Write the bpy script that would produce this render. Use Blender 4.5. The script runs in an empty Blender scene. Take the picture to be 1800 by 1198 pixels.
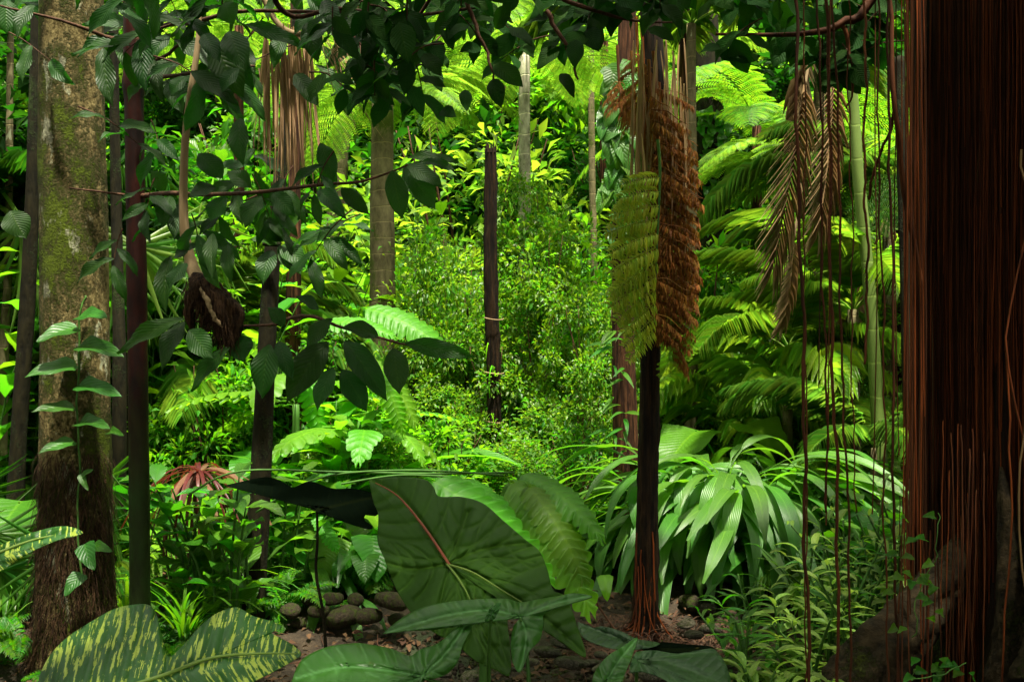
import bpy, math, random
import numpy as np
from mathutils import Vector, Matrix
R = math.radians
rnd = random.Random(7)
rng = np.random.default_rng(7)
U = rnd.uniform
sc = bpy.context.scene
COL = sc.collection

# ------------------------------------------------------------------ camera, sky, sun, exposure
cam_d = bpy.data.cameras.new('camera'); cam = bpy.data.objects.new('camera', cam_d); COL.objects.link(cam)
CH = 1.5
cam.location = (0, 0, CH); cam.rotation_euler = (R(90), 0, 0)
cam_d.lens = 35; cam_d.sensor_width = 36; cam_d.clip_start = 0.05; cam_d.clip_end = 500
sc.camera = cam
w = bpy.data.worlds.new('World'); sc.world = w; w.use_nodes = True
nt = w.node_tree; bg = nt.nodes['Background']
sky = nt.nodes.new('ShaderNodeTexSky'); sky.sky_type = 'NISHITA'; sky.sun_disc = False
SUN_EL, SUN_AZ = 74, 160          # azimuth measured from +Y (the far side) towards +X
sky.sun_elevation = R(SUN_EL); sky.sun_rotation = R(SUN_AZ)
sky.air_density = 1.6; sky.dust_density = 3.0; sky.ozone_density = 0.6
hs = nt.nodes.new('ShaderNodeHueSaturation'); hs.inputs['Saturation'].default_value = .18   # thin bright cloud
wm = nt.nodes.new('ShaderNodeMix'); wm.data_type = 'RGBA'; wm.blend_type = 'MULTIPLY'; wm.inputs[0].default_value = 1; wm.inputs[7].default_value = (1.0, .93, .78, 1)
nt.links.new(sky.outputs[0], hs.inputs['Color']); nt.links.new(hs.outputs[0], wm.inputs[6]); nt.links.new(wm.outputs[2], bg.inputs[0]); bg.inputs[1].default_value = 0.15
sl = bpy.data.lights.new('sun', 'SUN'); sun = bpy.data.objects.new('sun', sl); COL.objects.link(sun)
sl.energy = 5.0; sl.angle = R(3.0); sl.color = (1.0, 0.93, 0.78)
d = Vector((math.cos(R(SUN_EL)) * math.sin(R(SUN_AZ)), math.cos(R(SUN_EL)) * math.cos(R(SUN_AZ)), math.sin(R(SUN_EL))))
sun.rotation_euler = d.to_track_quat('Z', 'Y').to_euler()
sc.view_settings.view_transform = 'Standard'; sc.view_settings.look = 'None'
sc.view_settings.exposure = 1.88; sc.view_settings.gamma = 1.0; sc.view_settings.use_curve_mapping = False
sc.cycles.use_denoising = True
sc.cycles.max_bounces = 12; sc.cycles.diffuse_bounces = 5; sc.cycles.glossy_bounces = 2; sc.cycles.transmission_bounces = 8; sc.cycles.volume_bounces = 0
sc.cycles.sample_clamp_indirect = 6.0
sc.cycles.caustics_reflective = False; sc.cycles.caustics_refractive = False

FPX = 1750.0
def at(u, v, Y):
    return Vector(((u - 900) / FPX * Y, Y, CH - (v - 599) / FPX * Y))

# ------------------------------------------------------------------ mesh building
def nz(x, y, s=0):
    return (math.sin(x * 1.7 + s) * math.cos(y * 1.3 + s * 2.1) + 0.5 * math.sin(x * 3.9 + y * 2.7 + s * 3.3) + 0.25 * math.cos(x * 8.1 - y * 6.3 + s)) / 1.75

class Geo:
    def __init__(s):
        s.V, s.Q, s.U, s.A, s.n = [], [], [], [], 0
    def add(s, V, Q, Uv=None, a=None):
        V = np.asarray(V, float).reshape(-1, 3); Q = np.asarray(Q, int).reshape(-1, 4)
        s.V.append(V); s.Q.append(Q + s.n)
        s.U.append(np.zeros((len(V), 2)) if Uv is None else np.asarray(Uv, float))
        s.A.append(np.zeros(len(V)) if a is None else np.asarray(a, float))
        s.n += len(V); return s
    def inst(s, t, Ms):
        V, Q, Uv = t[:3]; Ms = np.asarray(Ms, float).reshape(-1, 4, 4); k = len(Ms); n = len(V)
        Vh = np.concatenate([V, np.ones((n, 1))], 1)
        W = np.einsum('kij,nj->kni', Ms, Vh)[:, :, :3].reshape(-1, 3)
        QQ = (Q[None] + (np.arange(k) * n)[:, None, None]).reshape(-1, 4)
        return s.add(W, QQ, np.tile(Uv, (k, 1)))
    def tmpl(s):
        return (np.concatenate(s.V), np.concatenate(s.Q), np.concatenate(s.U))
    def mesh(s, name, mat, smooth=True):
        V = np.concatenate(s.V); Q = np.concatenate(s.Q); Uv = np.concatenate(s.U); A = np.concatenate(s.A)
        m = bpy.data.meshes.new(name)
        m.vertices.add(len(V)); m.vertices.foreach_set('co', V.astype(np.float32).ravel())
        m.loops.add(len(Q) * 4); m.loops.foreach_set('vertex_index', Q.astype(np.int32).ravel())
        m.polygons.add(len(Q)); m.polygons.foreach_set('loop_start', np.arange(0, len(Q) * 4, 4, dtype=np.int32))
        m.polygons.foreach_set('loop_total', np.full(len(Q), 4, np.int32))
        m.polygons.foreach_set('use_smooth', np.full(len(Q), smooth))
        uvl = m.uv_layers.new(name='UVMap'); uvl.data.foreach_set('uv', Uv[Q.ravel()].astype(np.float32).ravel())
        if A.any():
            at_ = m.attributes.new('vein', 'FLOAT', 'POINT'); at_.data.foreach_set('value', A.astype(np.float32))
        m.materials.append(mat); m.update(calc_edges=True)
        return m

def grid_q(nr, nc, off=0, wrap=False):
    q = []
    cc = nc if wrap else nc - 1
    for i in range(nr - 1):
        for j in range(cc):
            a = i * nc + j; b = i * nc + (j + 1) % nc
            q.append((a + off, b + off, b + nc + off, a + nc + off))
    return np.array(q)

def frames(P):
    P = np.asarray(P, float); T = np.gradient(P, axis=0); T /= np.linalg.norm(T, axis=1)[:, None] + 1e-9
    up = np.array([0.3, 0.9, 0.1]) if abs(T[0][2]) > .7 else np.array([0, 0, 1.])
    A = []; prev = None
    for t in T:
        a = (up if prev is None else prev) - t * np.dot(t, up if prev is None else prev)
        a /= np.linalg.norm(a) + 1e-9; A.append(a); prev = a
    A = np.array(A); B = np.cross(T, A)
    return P, T, A, B

def tube(P, rad, sides=8, fn=None):
    P, T, A, B = frames(P); n = len(P)
    rad = np.full(n, rad) if np.isscalar(rad) else np.asarray(rad, float)
    V = []; Uv = []
    L = np.concatenate([[0], np.cumsum(np.linalg.norm(np.diff(P, axis=0), axis=1))])
    for i in range(n):
        for j in range(sides):
            th = 2 * math.pi * j / sides
            r = rad[i] * (1 if fn is None else fn(th, L[i]))
            V.append(P[i] + r * (math.cos(th) * A[i] + math.sin(th) * B[i])); Uv.append((j / sides, L[i]))
    Q = list(grid_q(n, sides, 0, True))
    e = len(V); V.append(P[-1]); Uv.append((0, L[-1])); b = (n - 1) * sides   # close the end
    for j in range(0, sides, 2):
        Q.append((b + j, b + (j + 1) % sides, b + (j + 2) % sides, e))
    return np.array(V), np.array(Q), np.array(Uv)

def smooth_path(pts, n=24):
    pts = [Vector(p) for p in pts]
    if len(pts) == 2: return [pts[0].lerp(pts[1], i / (n - 1)) for i in range(n)]
    out = []; m = len(pts) - 1
    for i in range(n):
        t = i / (n - 1) * m; k = min(int(t), m - 1); f = t - k
        p0, p1, p2, p3 = pts[max(k - 1, 0)], pts[k], pts[k + 1], pts[min(k + 2, m)]
        out.append(0.5 * ((2 * p1) + (p2 - p0) * f + (2 * p0 - 5 * p1 + 4 * p2 - p3) * f * f + (3 * p1 - p0 - 3 * p2 + p3) * f ** 3))
    return out

def wig(pts, a, n=24, s=0):
    P = smooth_path(pts, n)
    return [p + Vector((nz(i * .31 + s, s), nz(i * .27, s + 5), 0)) * a for i, p in enumerate(P)]

# ---- leaf outlines (half width over t) -------------------------------------------------
def w_lance(t): return max(.012, math.sin(math.pi * t ** .75) ** .95)
def w_ell(t):   return max(.012, (math.sin(math.pi * min(1, t * .97 + .01) ** .88) ** .95) * (1 if t < .84 else max(0, (1 - t) / .16) ** .5))
def w_blade(t): return max(.012, math.sin(math.pi * min(1, t * .97 + .02) ** .8) ** .62 * (1 if t < .85 else ((1.001 - t) / .151) ** .45))
def w_strap(t): return max(.012, min(1, .25 + t * 3) * (1 - t ** 3.2))
def w_pal(t):   return max(.02, min(1, .35 + t * 5) * (1 - t ** 2))
def w_broad(t): return max(.012, math.sin(math.pi * t ** .8) ** .55 * (1 - .3 * t))
def w_heart(t): return max(.015, (min(1, (t + .03) * 6.5) ** .45) * (1 - t) ** .62 * (1 + .15 * t) * 1.12)

def leaf_t(W, wf, nr=7, nc=5, arch=.12, fold=.25, wave=0., curl=0., seed=0, jag=0., quilt=0.):
    """unit leaf: base at the origin, tip at +Y, upper face +Z"""
    V = []; Uv = []; r_ = random.Random(seed); ph = r_.uniform(0, 6)
    for i in range(nr):
        t = i / (nr - 1)
        for j in range(nc):
            s = -1 + 2 * j / (nc - 1); hw = W * wf(t) * (1 + jag * math.sin(t * 37 + ph) * (abs(s) > .9))
            x = s * hw
            z = arch * 4 * t * (1 - t) * (1 - .3 * t) + fold * abs(x) - curl * x * x / max(W, 1e-3) + wave * abs(s) ** 2 * W * math.sin(t * 11 + ph + (0 if s < 0 else 1.7)) * min(1, 4 * t)
            if quilt: z += quilt * math.cos(2 * math.pi * 11 * (t - abs(s) * .16)) * min(1, abs(s) * 3) * (1 - t * .5)
            V.append((x + .06 * W * math.sin(t * 3 + ph), t, z)); Uv.append((s * .5 + .5, t))
    return np.array(V), grid_q(nr, nc), np.array(Uv)

def arc_path(L, e0, e1, n, pw=1.0, side=0.):
    """path that starts at elevation e0 and bends to e1 (degrees)"""
    P = [Vector((0, 0, 0))]; ds = L / (n - 1)
    for i in range(1, n):
        f = ((i - .5) / (n - 1)) ** pw; e = R(e0 + (e1 - e0) * f); a = side * f
        P.append(P[-1] + Vector((math.sin(a) * math.cos(e), math.cos(a) * math.cos(e), math.sin(e))) * ds)
    return P

def arc_leaf(L, W, wf, e0, e1, nr=12, nc=5, pw=1., fold=.3, side=0., t0=0., wave=0., seed=0, stalk=.006):
    """long leaf that rises and arches over; t0 = stalk share of the length"""
    P = arc_path(L, e0, e1, nr, pw, side); P = np.array(P); T = np.gradient(P, axis=0); T /= np.linalg.norm(T, axis=1)[:, None]
    S = np.cross(T, [0, 0, 1.]); S /= np.linalg.norm(S, axis=1)[:, None] + 1e-9; N = np.cross(S, T)
    V = []; Uv = []
    for i in range(nr):
        t = i / (nr - 1); tt = max(0, (t - t0) / (1 - t0)); hw = max(stalk, W * wf(tt) if t > t0 else stalk)
        for j in range(nc):
            s = -1 + 2 * j / (nc - 1)
            p = P[i] + S[i] * s * hw + N[i] * (fold * abs(s) * hw + wave * hw * math.sin(t * 9 + seed + s * 2) * s * s)
            V.append(p); Uv.append((s * .5 + .5, tt))
    return np.array(V), grid_q(nr, nc), np.array(Uv)

def mat_dir(p, dr, nrm, sx=1, sy=1, sz=1):
    y = Vector(dr).normalized(); z = Vector(nrm); z = z - y * z.dot(y)
    if z.length < 1e-4: z = Vector((0, 0, 1)) - y * y.z + Vector((.01, 0, 0))
    z.normalize(); x = y.cross(z)
    return Matrix(((x.x * sx, y.x * sy, z.x * sz, p[0]), (x.y * sx, y.y * sy, z.y * sz, p[1]), (x.z * sx, y.z * sy, z.z * sz, p[2]), (0, 0, 0, 1)))

PINNA = leaf_t(.5, w_pal, 4, 3, .05, .5)
def frond_t(L, npair, plen, pw, e0, e1, ang0=70, ang1=25, droop=.25, rr=.006, pt=PINNA, jit=.08, seed=0, start=.15, pwr=1., sides=(-1, 1), side=0., flop=0., hang=None):
    """feather leaf: rachis tube with leaflets; plen(t) = leaflet length, pw = leaflet width"""
    r_ = random.Random(seed); n = 14
    P = np.array(arc_path(L, e0, e1, n, pwr, side)); g = Geo()
    V, Q, Uv = tube(P, np.linspace(rr, rr * .25, n), 4); Uv[:, 0] = .5; g.add(V, Q, Uv)
    T = np.gradient(P, axis=0); T /= np.linalg.norm(T, axis=1)[:, None]
    Ms = []
    for k in range(npair):
        t = start + (1 - start) * (k + .5) / npair; f = t * (n - 1); i = min(int(f), n - 2); a = f - i
        p = P[i] * (1 - a) + P[i + 1] * a; tt = T[i] * (1 - a) + T[i + 1] * a; tt /= np.linalg.norm(tt)
        S = np.cross(tt, [0, 0, 1.]) if abs(tt[2]) < .985 else np.array([1., 0, 0]); S /= np.linalg.norm(S); N = np.cross(S, tt)
        an = R(ang0 + (ang1 - ang0) * t); l = plen((t - start) / (1 - start))
        for sg in sides:
            dr = tt * math.cos(an + r_.gauss(0, jit)) + S * sg * math.sin(an) + N * (r_.gauss(0, jit) - droop) + np.array([0, 0, -flop])
            ll = l * r_.uniform(.88, 1.08)
            Ms.append(np.array(mat_dir(p, dr, N, pw(t) if callable(pw) else pw, ll, ll)))
    g.inst(pt, Ms)
    return g.tmpl()

def lobe_t(L, W, n=13, e0=12, e1=-34, slant=.05, seed=0, fold=.12, side=0., t0=.1):
    """one continuous blade cut into paired forward-slanting lobes"""
    nr = n * 6 + 1; P = np.array(arc_path(L, e0, e1, nr, 1., side)); T = np.gradient(P, axis=0); T /= np.linalg.norm(T, axis=1)[:, None]
    S = np.cross(T, [0, 0, 1.]); S /= np.linalg.norm(S, axis=1)[:, None] + 1e-9; N = np.cross(S, T); V = []; Uv = []; r_ = random.Random(seed); am = [r_.uniform(.82, 1.1) for _ in range(2 * n + 4)]
    for i in range(nr):
        t = i / (nr - 1)
        for j in range(7):
            s = -1 + j / 3; f = t * n; k = int(f); env = math.sin(math.pi * min(1, .16 + .82 * t)) ** .65 if t > t0 else .12 * t / t0
            notch = .32 + .68 * abs(math.sin(math.pi * f)) ** .32; hw = W * env * (notch if t < .94 else .6) * am[min(k * 2 + (s > 0), 2 * n + 3)]
            p = P[i] + S[i] * s * hw + T[i] * slant * L * abs(s) ** 1.3 + N[i] * (fold * abs(s) * hw - .35 * hw * s * s + .012 * math.sin(f * math.pi * 2) * abs(s))
            V.append(p); Uv.append((s * .5 + .5, t))
    return np.array(V), grid_q(nr, 7), np.array(Uv)
def bi_pinna(npn=16, w=.22, seed=0):
    """one feather of a twice-cut fern frond, unit length along +Y"""
    g = Geo(); V, Q, Uv = tube([(0, i / 5, .10 * math.sin(math.pi * i / 5)) for i in range(6)], .008, 3); Uv[:, 0] = .5; g.add(V, Q, Uv)
    q = leaf_t(.5, w_pal, 3, 3, .0, .3)
    Ms = []
    for k in range(npn):
        t = .05 + .93 * k / npn; l = w * (math.sin(math.pi * (.12 + .86 * t)) ** .6)
        for sg in (-1, 1):
            Ms.append(np.array(mat_dir((0, t, .10 * math.sin(math.pi * t)), (sg * .9, .42, -.12), (0, 0, 1), .052, l, l)))
    g.inst(q, Ms); return g.tmpl()
BIP = bi_pinna()
def coarse_pinna(npn=13, w=.30):
    g = Geo(); g.add(*tube([(0, i / 5, .06 * math.sin(math.pi * i / 5)) for i in range(6)], .010, 3)); q = leaf_t(.5, w_lance, 5, 3, .12, .3); Ms = []
    for k in range(npn):
        t = .04 + .94 * k / npn; l = w * (math.sin(math.pi * (.2 + .76 * t)) ** .6)
        for sg in (-1, 1): Ms.append(np.array(mat_dir((0, t, .06 * math.sin(math.pi * t)), (sg * .85, .55, -.15), (0, 0, 1), .075, l, l)))
    g.inst(q, Ms); return g.tmpl()
CBIP = coarse_pinna()
def bi_frond_t(L, npair, plen, e0, e1, seed=0, sides=(-1, 1), droop=.15, ang0=78, ang1=38, side=0., flop=0.):
    return frond_t(L, npair, plen, lambda t: .9 * plen((t - .12) / .88) if plen((t - .12) / .88) > .02 else .02, e0, e1, ang0, ang1, droop, .008, BIP, .05, seed, .12, 1., sides, side, flop)

# ------------------------------------------------------------------ materials
def nmat(name):
    m = bpy.data.materials.new(name); m.use_nodes = True; t = m.node_tree; t.nodes.clear()
    return m, t, t.nodes, t.links
class NB:
    def __init__(s, name):
        s.m, s.t, s.N, s.L = nmat(name); s.out = s.N.new('ShaderNodeOutputMaterial')
    def n(s, ty, **k):
        x = s.N.new(ty)
        for a, b in k.items(): setattr(x, a, b)
        return x
    def inp(s, node, i, v):
        if v is None: return
        if hasattr(v, 'is_output'): s.L.new(v, node.inputs[i])
        else: node.inputs[i].default_value = v
    def math(s, op, a, b=None, c=None):
        x = s.n('ShaderNodeMath', operation=op); s.inp(x, 0, a); s.inp(x, 1, b); s.inp(x, 2, c); return x.outputs[0]
    def mix(s, f, a, b):
        x = s.n('ShaderNodeMix', data_type='RGBA'); s.inp(x, 0, f); s.inp(x, 6, a if hasattr(a, 'is_output') else (*a[:3], 1)); s.inp(x, 7, b if hasattr(b, 'is_output') else (*b[:3], 1)); return x.outputs[2]
    def noise(s, scale, detail=4, vec=None, rough=.55):
        x = s.n('ShaderNodeTexNoise'); s.inp(x, 'Scale', scale); s.inp(x, 'Detail', detail); s.inp(x, 'Roughness', rough)
        if vec is not None: s.L.new(vec, x.inputs['Vector'])
        return x.outputs[0]
    def ramp(s, f, a, b):
        x = s.n('ShaderNodeMapRange'); s.inp(x, 0, f); s.inp(x, 1, a); s.inp(x, 2, b); return x.outputs[0]
    def scale(s, vec, sc_):
        x = s.n('ShaderNodeMapping'); s.L.new(vec, x.inputs[0]); x.inputs['Scale'].default_value = sc_; return x.outputs[0]
    def bump(s, h, st, dist=.01, nrm=None):
        x = s.n('ShaderNodeBump'); s.inp(x, 'Strength', st); s.inp(x, 'Distance', dist); s.L.new(h, x.inputs['Height'])
        if nrm is not None: s.L.new(nrm, x.inputs['Normal'])
        return x.outputs[0]
    def pr(s, col, rough, nrm=None, spec=.5):
        p = s.n('ShaderNodeBsdfPrincipled'); s.inp(p, 'Base Color', col if hasattr(col, 'is_output') else (*col[:3], 1)); s.inp(p, 'Roughness', rough); s.inp(p, 'Specular IOR Level', spec)
        if nrm is not None: s.L.new(nrm, p.inputs['Normal'])
        return p
    def done(s, sh):
        s.L.new(sh.outputs[0] if hasattr(sh, 'outputs') else sh, s.out.inputs[0]); return s.m

def leafmat(name, col, tcol=None, trans=.38, rough=.46, veins=12, slope=.55, vs=.35, vcol=None, var=.3, hue=.03, brown=0., spots=None, bstr=.5, spec=.24, attr=False, pleat=0):
    b = NB(name); tcol = tcol or (min(1, col[0] * 3.2), min(1, col[1] * 3.0), col[2] * 1.6)
    oi = b.n('ShaderNodeObjectInfo'); ge = b.n('ShaderNodeNewGeometry'); tc = b.n('ShaderNodeTexCoord')
    r1 = b.math('FRACT', b.math('ADD', oi.outputs['Random'], ge.outputs['Random Per Island']))
    r2 = b.math('FRACT', b.math('MULTIPLY', r1, 7.31))
    sx = b.n('ShaderNodeSeparateXYZ'); b.L.new(tc.outputs['UV'], sx.inputs[0]); u_, v_ = sx.outputs[0], sx.outputs[1]
    au = b.math('MULTIPLY', b.math('ABSOLUTE', b.math('SUBTRACT', u_, .5)), 2.)
    if pleat:      # parallel ribs running the length of the blade
        ph = b.math('FRACT', b.math('MULTIPLY', u_, pleat))
    else:
        ph = b.math('FRACT', b.math('MULTIPLY', b.math('SUBTRACT', v_, b.math('MULTIPLY', au, slope * .35)), veins))
    tri = b.math('MULTIPLY', b.math('ABSOLUTE', b.math('SUBTRACT', ph, .5)), 2.)        # 1 on a vein, 0 between
    vl = b.ramp(tri, .86, .98)
    mid = b.ramp(au, .07, .02)
    vein = b.math('MAXIMUM', b.math('MULTIPLY', vl, .6), mid)
    if attr:
        an = b.n('ShaderNodeAttribute', attribute_name='vein'); vein = an.outputs['Fac']
    ns = b.noise(9, 3, tc.outputs['Object'])
    c = b.mix(vein if vs == 1 else b.math('MULTIPLY', vein, vs), col, vcol or (col[0] * 2.6 + .01, col[1] * 2.0 + .01, col[2] * 1.8))
    def vary(cc):
        h = b.n('ShaderNodeHueSaturation')
        b.inp(h, 'Hue', b.math('ADD', .5 - hue * .5, b.math('MULTIPLY', r2, hue)))
        vv = b.math('ADD', 1 - var, b.math('MULTIPLY', b.math('ADD', r1, b.math('MULTIPLY', ns, .5)), var * 1.35))
        b.inp(h, 'Value', vv); b.L.new(cc, h.inputs['Color']); return h.outputs[0]
    if spots:
        stv = b.n('ShaderNodeCombineXYZ'); b.L.new(b.math('MULTIPLY', b.math('SUBTRACT', v_, b.math('MULTIPLY', au, slope * .35)), spots[1]), stv.inputs[0]); b.L.new(b.math('MULTIPLY', u_, spots[2]), stv.inputs[1])
        sn = b.noise(1., 5, stv.outputs[0], .62)
        sn = b.math('ADD', sn, b.math('MULTIPLY', b.math('SUBTRACT', b.noise(11, 3, tc.outputs['Object']), .5), .28)); sn = b.math('ADD', sn, b.math('MULTIPLY', b.math('SUBTRACT', b.noise(160, 3, tc.outputs['Object']), .5), .12))
        msk = b.math('MULTIPLY', b.ramp(sn, spots[3], spots[3] + .015), b.ramp(au, 1.0, .75))
        c = b.mix(msk, c, spots[0])
    if brown:
        bn = b.noise(5, 4, tc.outputs['Object']); edge = b.math('ADD', b.math('MULTIPLY', au, .5), b.math('MULTIPLY', v_, .3))
        bm = b.ramp(b.math('ADD', bn, b.math('MULTIPLY', edge, .5)), 1.0 - brown, 1.08 - brown)
        c = b.mix(b.math('MULTIPLY', bm, b.ramp(r2, .35, .6)), c, (.12, .075, .02))
    bl = b.ramp(b.noise(23, 3, tc.outputs['Object'], .6), .70, .76); c = b.mix(b.math('MULTIPLY', bl, .35), c, (.10, .085, .02))
    c = vary(c)
    hgt = b.math('ADD', b.math('MULTIPLY', b.math('POWER', tri, 2.), -1.), b.math('MULTIPLY', b.noise(60, 3, tc.outputs['Object']), .35))
    nrm = b.bump(hgt, bstr, .004)
    rg = b.math('ADD', rough - .06, b.math('MULTIPLY', b.noise(14, 3, tc.outputs['Object']), .16))
    p = b.pr(c, rg, nrm, spec)
    tr = b.n('ShaderNodeBsdfTranslucent'); tcc = b.mix(b.math('MULTIPLY', vein, .4), tcol, (tcol[0] * .4, tcol[1] * .5, tcol[2] * .4)); b.L.new(vary(tcc), tr.inputs[0])
    mx = b.n('ShaderNodeMixShader'); b.inp(mx, 0, trans); b.L.new(p.outputs[0], mx.inputs[1]); b.L.new(tr.outputs[0], mx.inputs[2])
    return b.done(mx)

M = {}
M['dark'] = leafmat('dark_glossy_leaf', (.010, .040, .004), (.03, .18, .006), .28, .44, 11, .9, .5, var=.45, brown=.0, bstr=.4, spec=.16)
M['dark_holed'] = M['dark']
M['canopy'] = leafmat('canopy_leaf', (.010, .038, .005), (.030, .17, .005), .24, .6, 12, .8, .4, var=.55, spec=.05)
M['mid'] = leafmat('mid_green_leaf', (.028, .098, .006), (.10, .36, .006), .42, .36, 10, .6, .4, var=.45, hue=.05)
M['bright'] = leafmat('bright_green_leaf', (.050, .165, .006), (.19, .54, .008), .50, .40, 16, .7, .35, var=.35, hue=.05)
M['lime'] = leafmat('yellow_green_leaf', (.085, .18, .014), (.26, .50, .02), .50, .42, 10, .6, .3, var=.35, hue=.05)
M['fern'] = leafmat('fern_leaf', (.050, .140, .008), (.20, .46, .012), .50, .45, 4, .3, .2, var=.3, hue=.05, bstr=.1)
M['fernlime'] = leafmat('sunlit_tint_fern_leaf', (.085, .185, .014), (.26, .50, .025), .55, .45, 4, .3, .2, var=.25, hue=.04, bstr=.1)  # lighter copy of the fern leaf, sunlight put into the colour
M['palm'] = leafmat('palm_leaf', (.070, .155, .022), (.22, .46, .03), .48, .34, 3, .0, .2, var=.35, hue=.05, bstr=.15)
M['palmdark'] = leafmat('dark_palm_leaf', (.022, .078, .008), (.07, .28, .008), .35, .34, 3, .0, .2, var=.4, hue=.04, bstr=.15)
M['strap'] = leafmat('ribbed_strap_leaf', (.036, .120, .010), (.13, .42, .010), .34, .36, 12, 0, .5, var=.3, hue=.03, pleat=11, bstr=.5, spec=.45)
M['grey'] = leafmat('grey_green_leaf', (.055, .12, .030), (.15, .36, .03), .3, .4, 14, .7, .5, var=.35)
M['needle'] = leafmat('small_shrub_leaf', (.055, .135, .008), (.18, .42, .010), .45, .36, 3, 0, .2, var=.6, hue=.07, bstr=.1, spec=.25)
M['lobed'] = leafmat('lobed_leaf', (.065, .200, .008), (.24, .62, .010), .50, .45, 13, .5, .5, var=.25, hue=.04, bstr=.2, spec=.3)
M['varieg'] = leafmat('cream_edged_leaf', (.12, .215, .030), (.30, .52, .05), .42, .4, 6, .5, .5, vcol=(.30, .36, .10), var=.35, hue=.03)
M['heart'] = leafmat('heart_leaf', (.022, .088, .009), (.05, .25, .008), .25, .34, 6, 1.2, .45, var=.2, bstr=.35)
M['deadpalm'] = leafmat('dead_palm_leaf', (.27, .175, .085), (.34, .21, .09), .25, .7, 3, 0, .2, var=.5, hue=.02, bstr=.2)
M['rust'] = leafmat('rusty_dead_fern', (.15, .060, .007), (.26, .10, .008), .35, .75, 3, 0, .2, var=.75, hue=.04, bstr=.2)
M['redleaf'] = leafmat('dark_red_leaf', (.060, .010, .008), (.13, .018, .01), .35, .4, 4, 0, .2, var=.5, hue=.03)
M['oldfern'] = leafmat('ageing_fern_leaf', (.23, .30, .022), (.48, .58, .03), .42, .5, 4, .3, .2, var=.3, hue=.05, bstr=.1)
M['elephant'] = leafmat('elephant_ear_leaf', (.027, .082, .005), (.040, .20, .003), .30, .55, 9, .6, 1, vcol=(.060, .15, .012), spec=.12, var=.05, hue=.0, attr=True, bstr=.2)
M['arrow'] = leafmat('arrow_leaf', (.024, .100, .010), (.05, .25, .01), .28, .34, 9, .6, 1, vcol=(.08, .23, .06), var=.12, hue=.01, attr=True, bstr=.2)
M['rugose'] = leafmat('dark_puckered_leaf', (.018, .060, .016), (.02, .12, .02), .2, .38, 9, .9, 1, vcol=(.06, .12, .05), var=.1, hue=.0, attr=True, bstr=.4)
M['dieff'] = leafmat('streaked_leaf', (.020, .088, .011), (.06, .28, .008), .28, .36, 12, .7, .6, vcol=(.045, .14, .035), var=.05, hue=.0, spots=((.34, .45, .06), 36., 7., .535), bstr=.45)
M['umber'] = leafmat('near_black_leaf', (.003, .006, .003), (.004, .012, .003), .05, .7, 6, .8, .2, var=.1, bstr=.1, spec=0.)  # almost black green all over, no gloss
M['pink'] = leafmat('pink_bract', (.5, .06, .09), (.6, .1, .1), .3, .5, 3, 0, .1)
M['yellow'] = leafmat('yellow_leaf', (.42, .30, .02), (.6, .45, .03), .4, .5, 6, .6, .2, var=.2)

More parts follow.
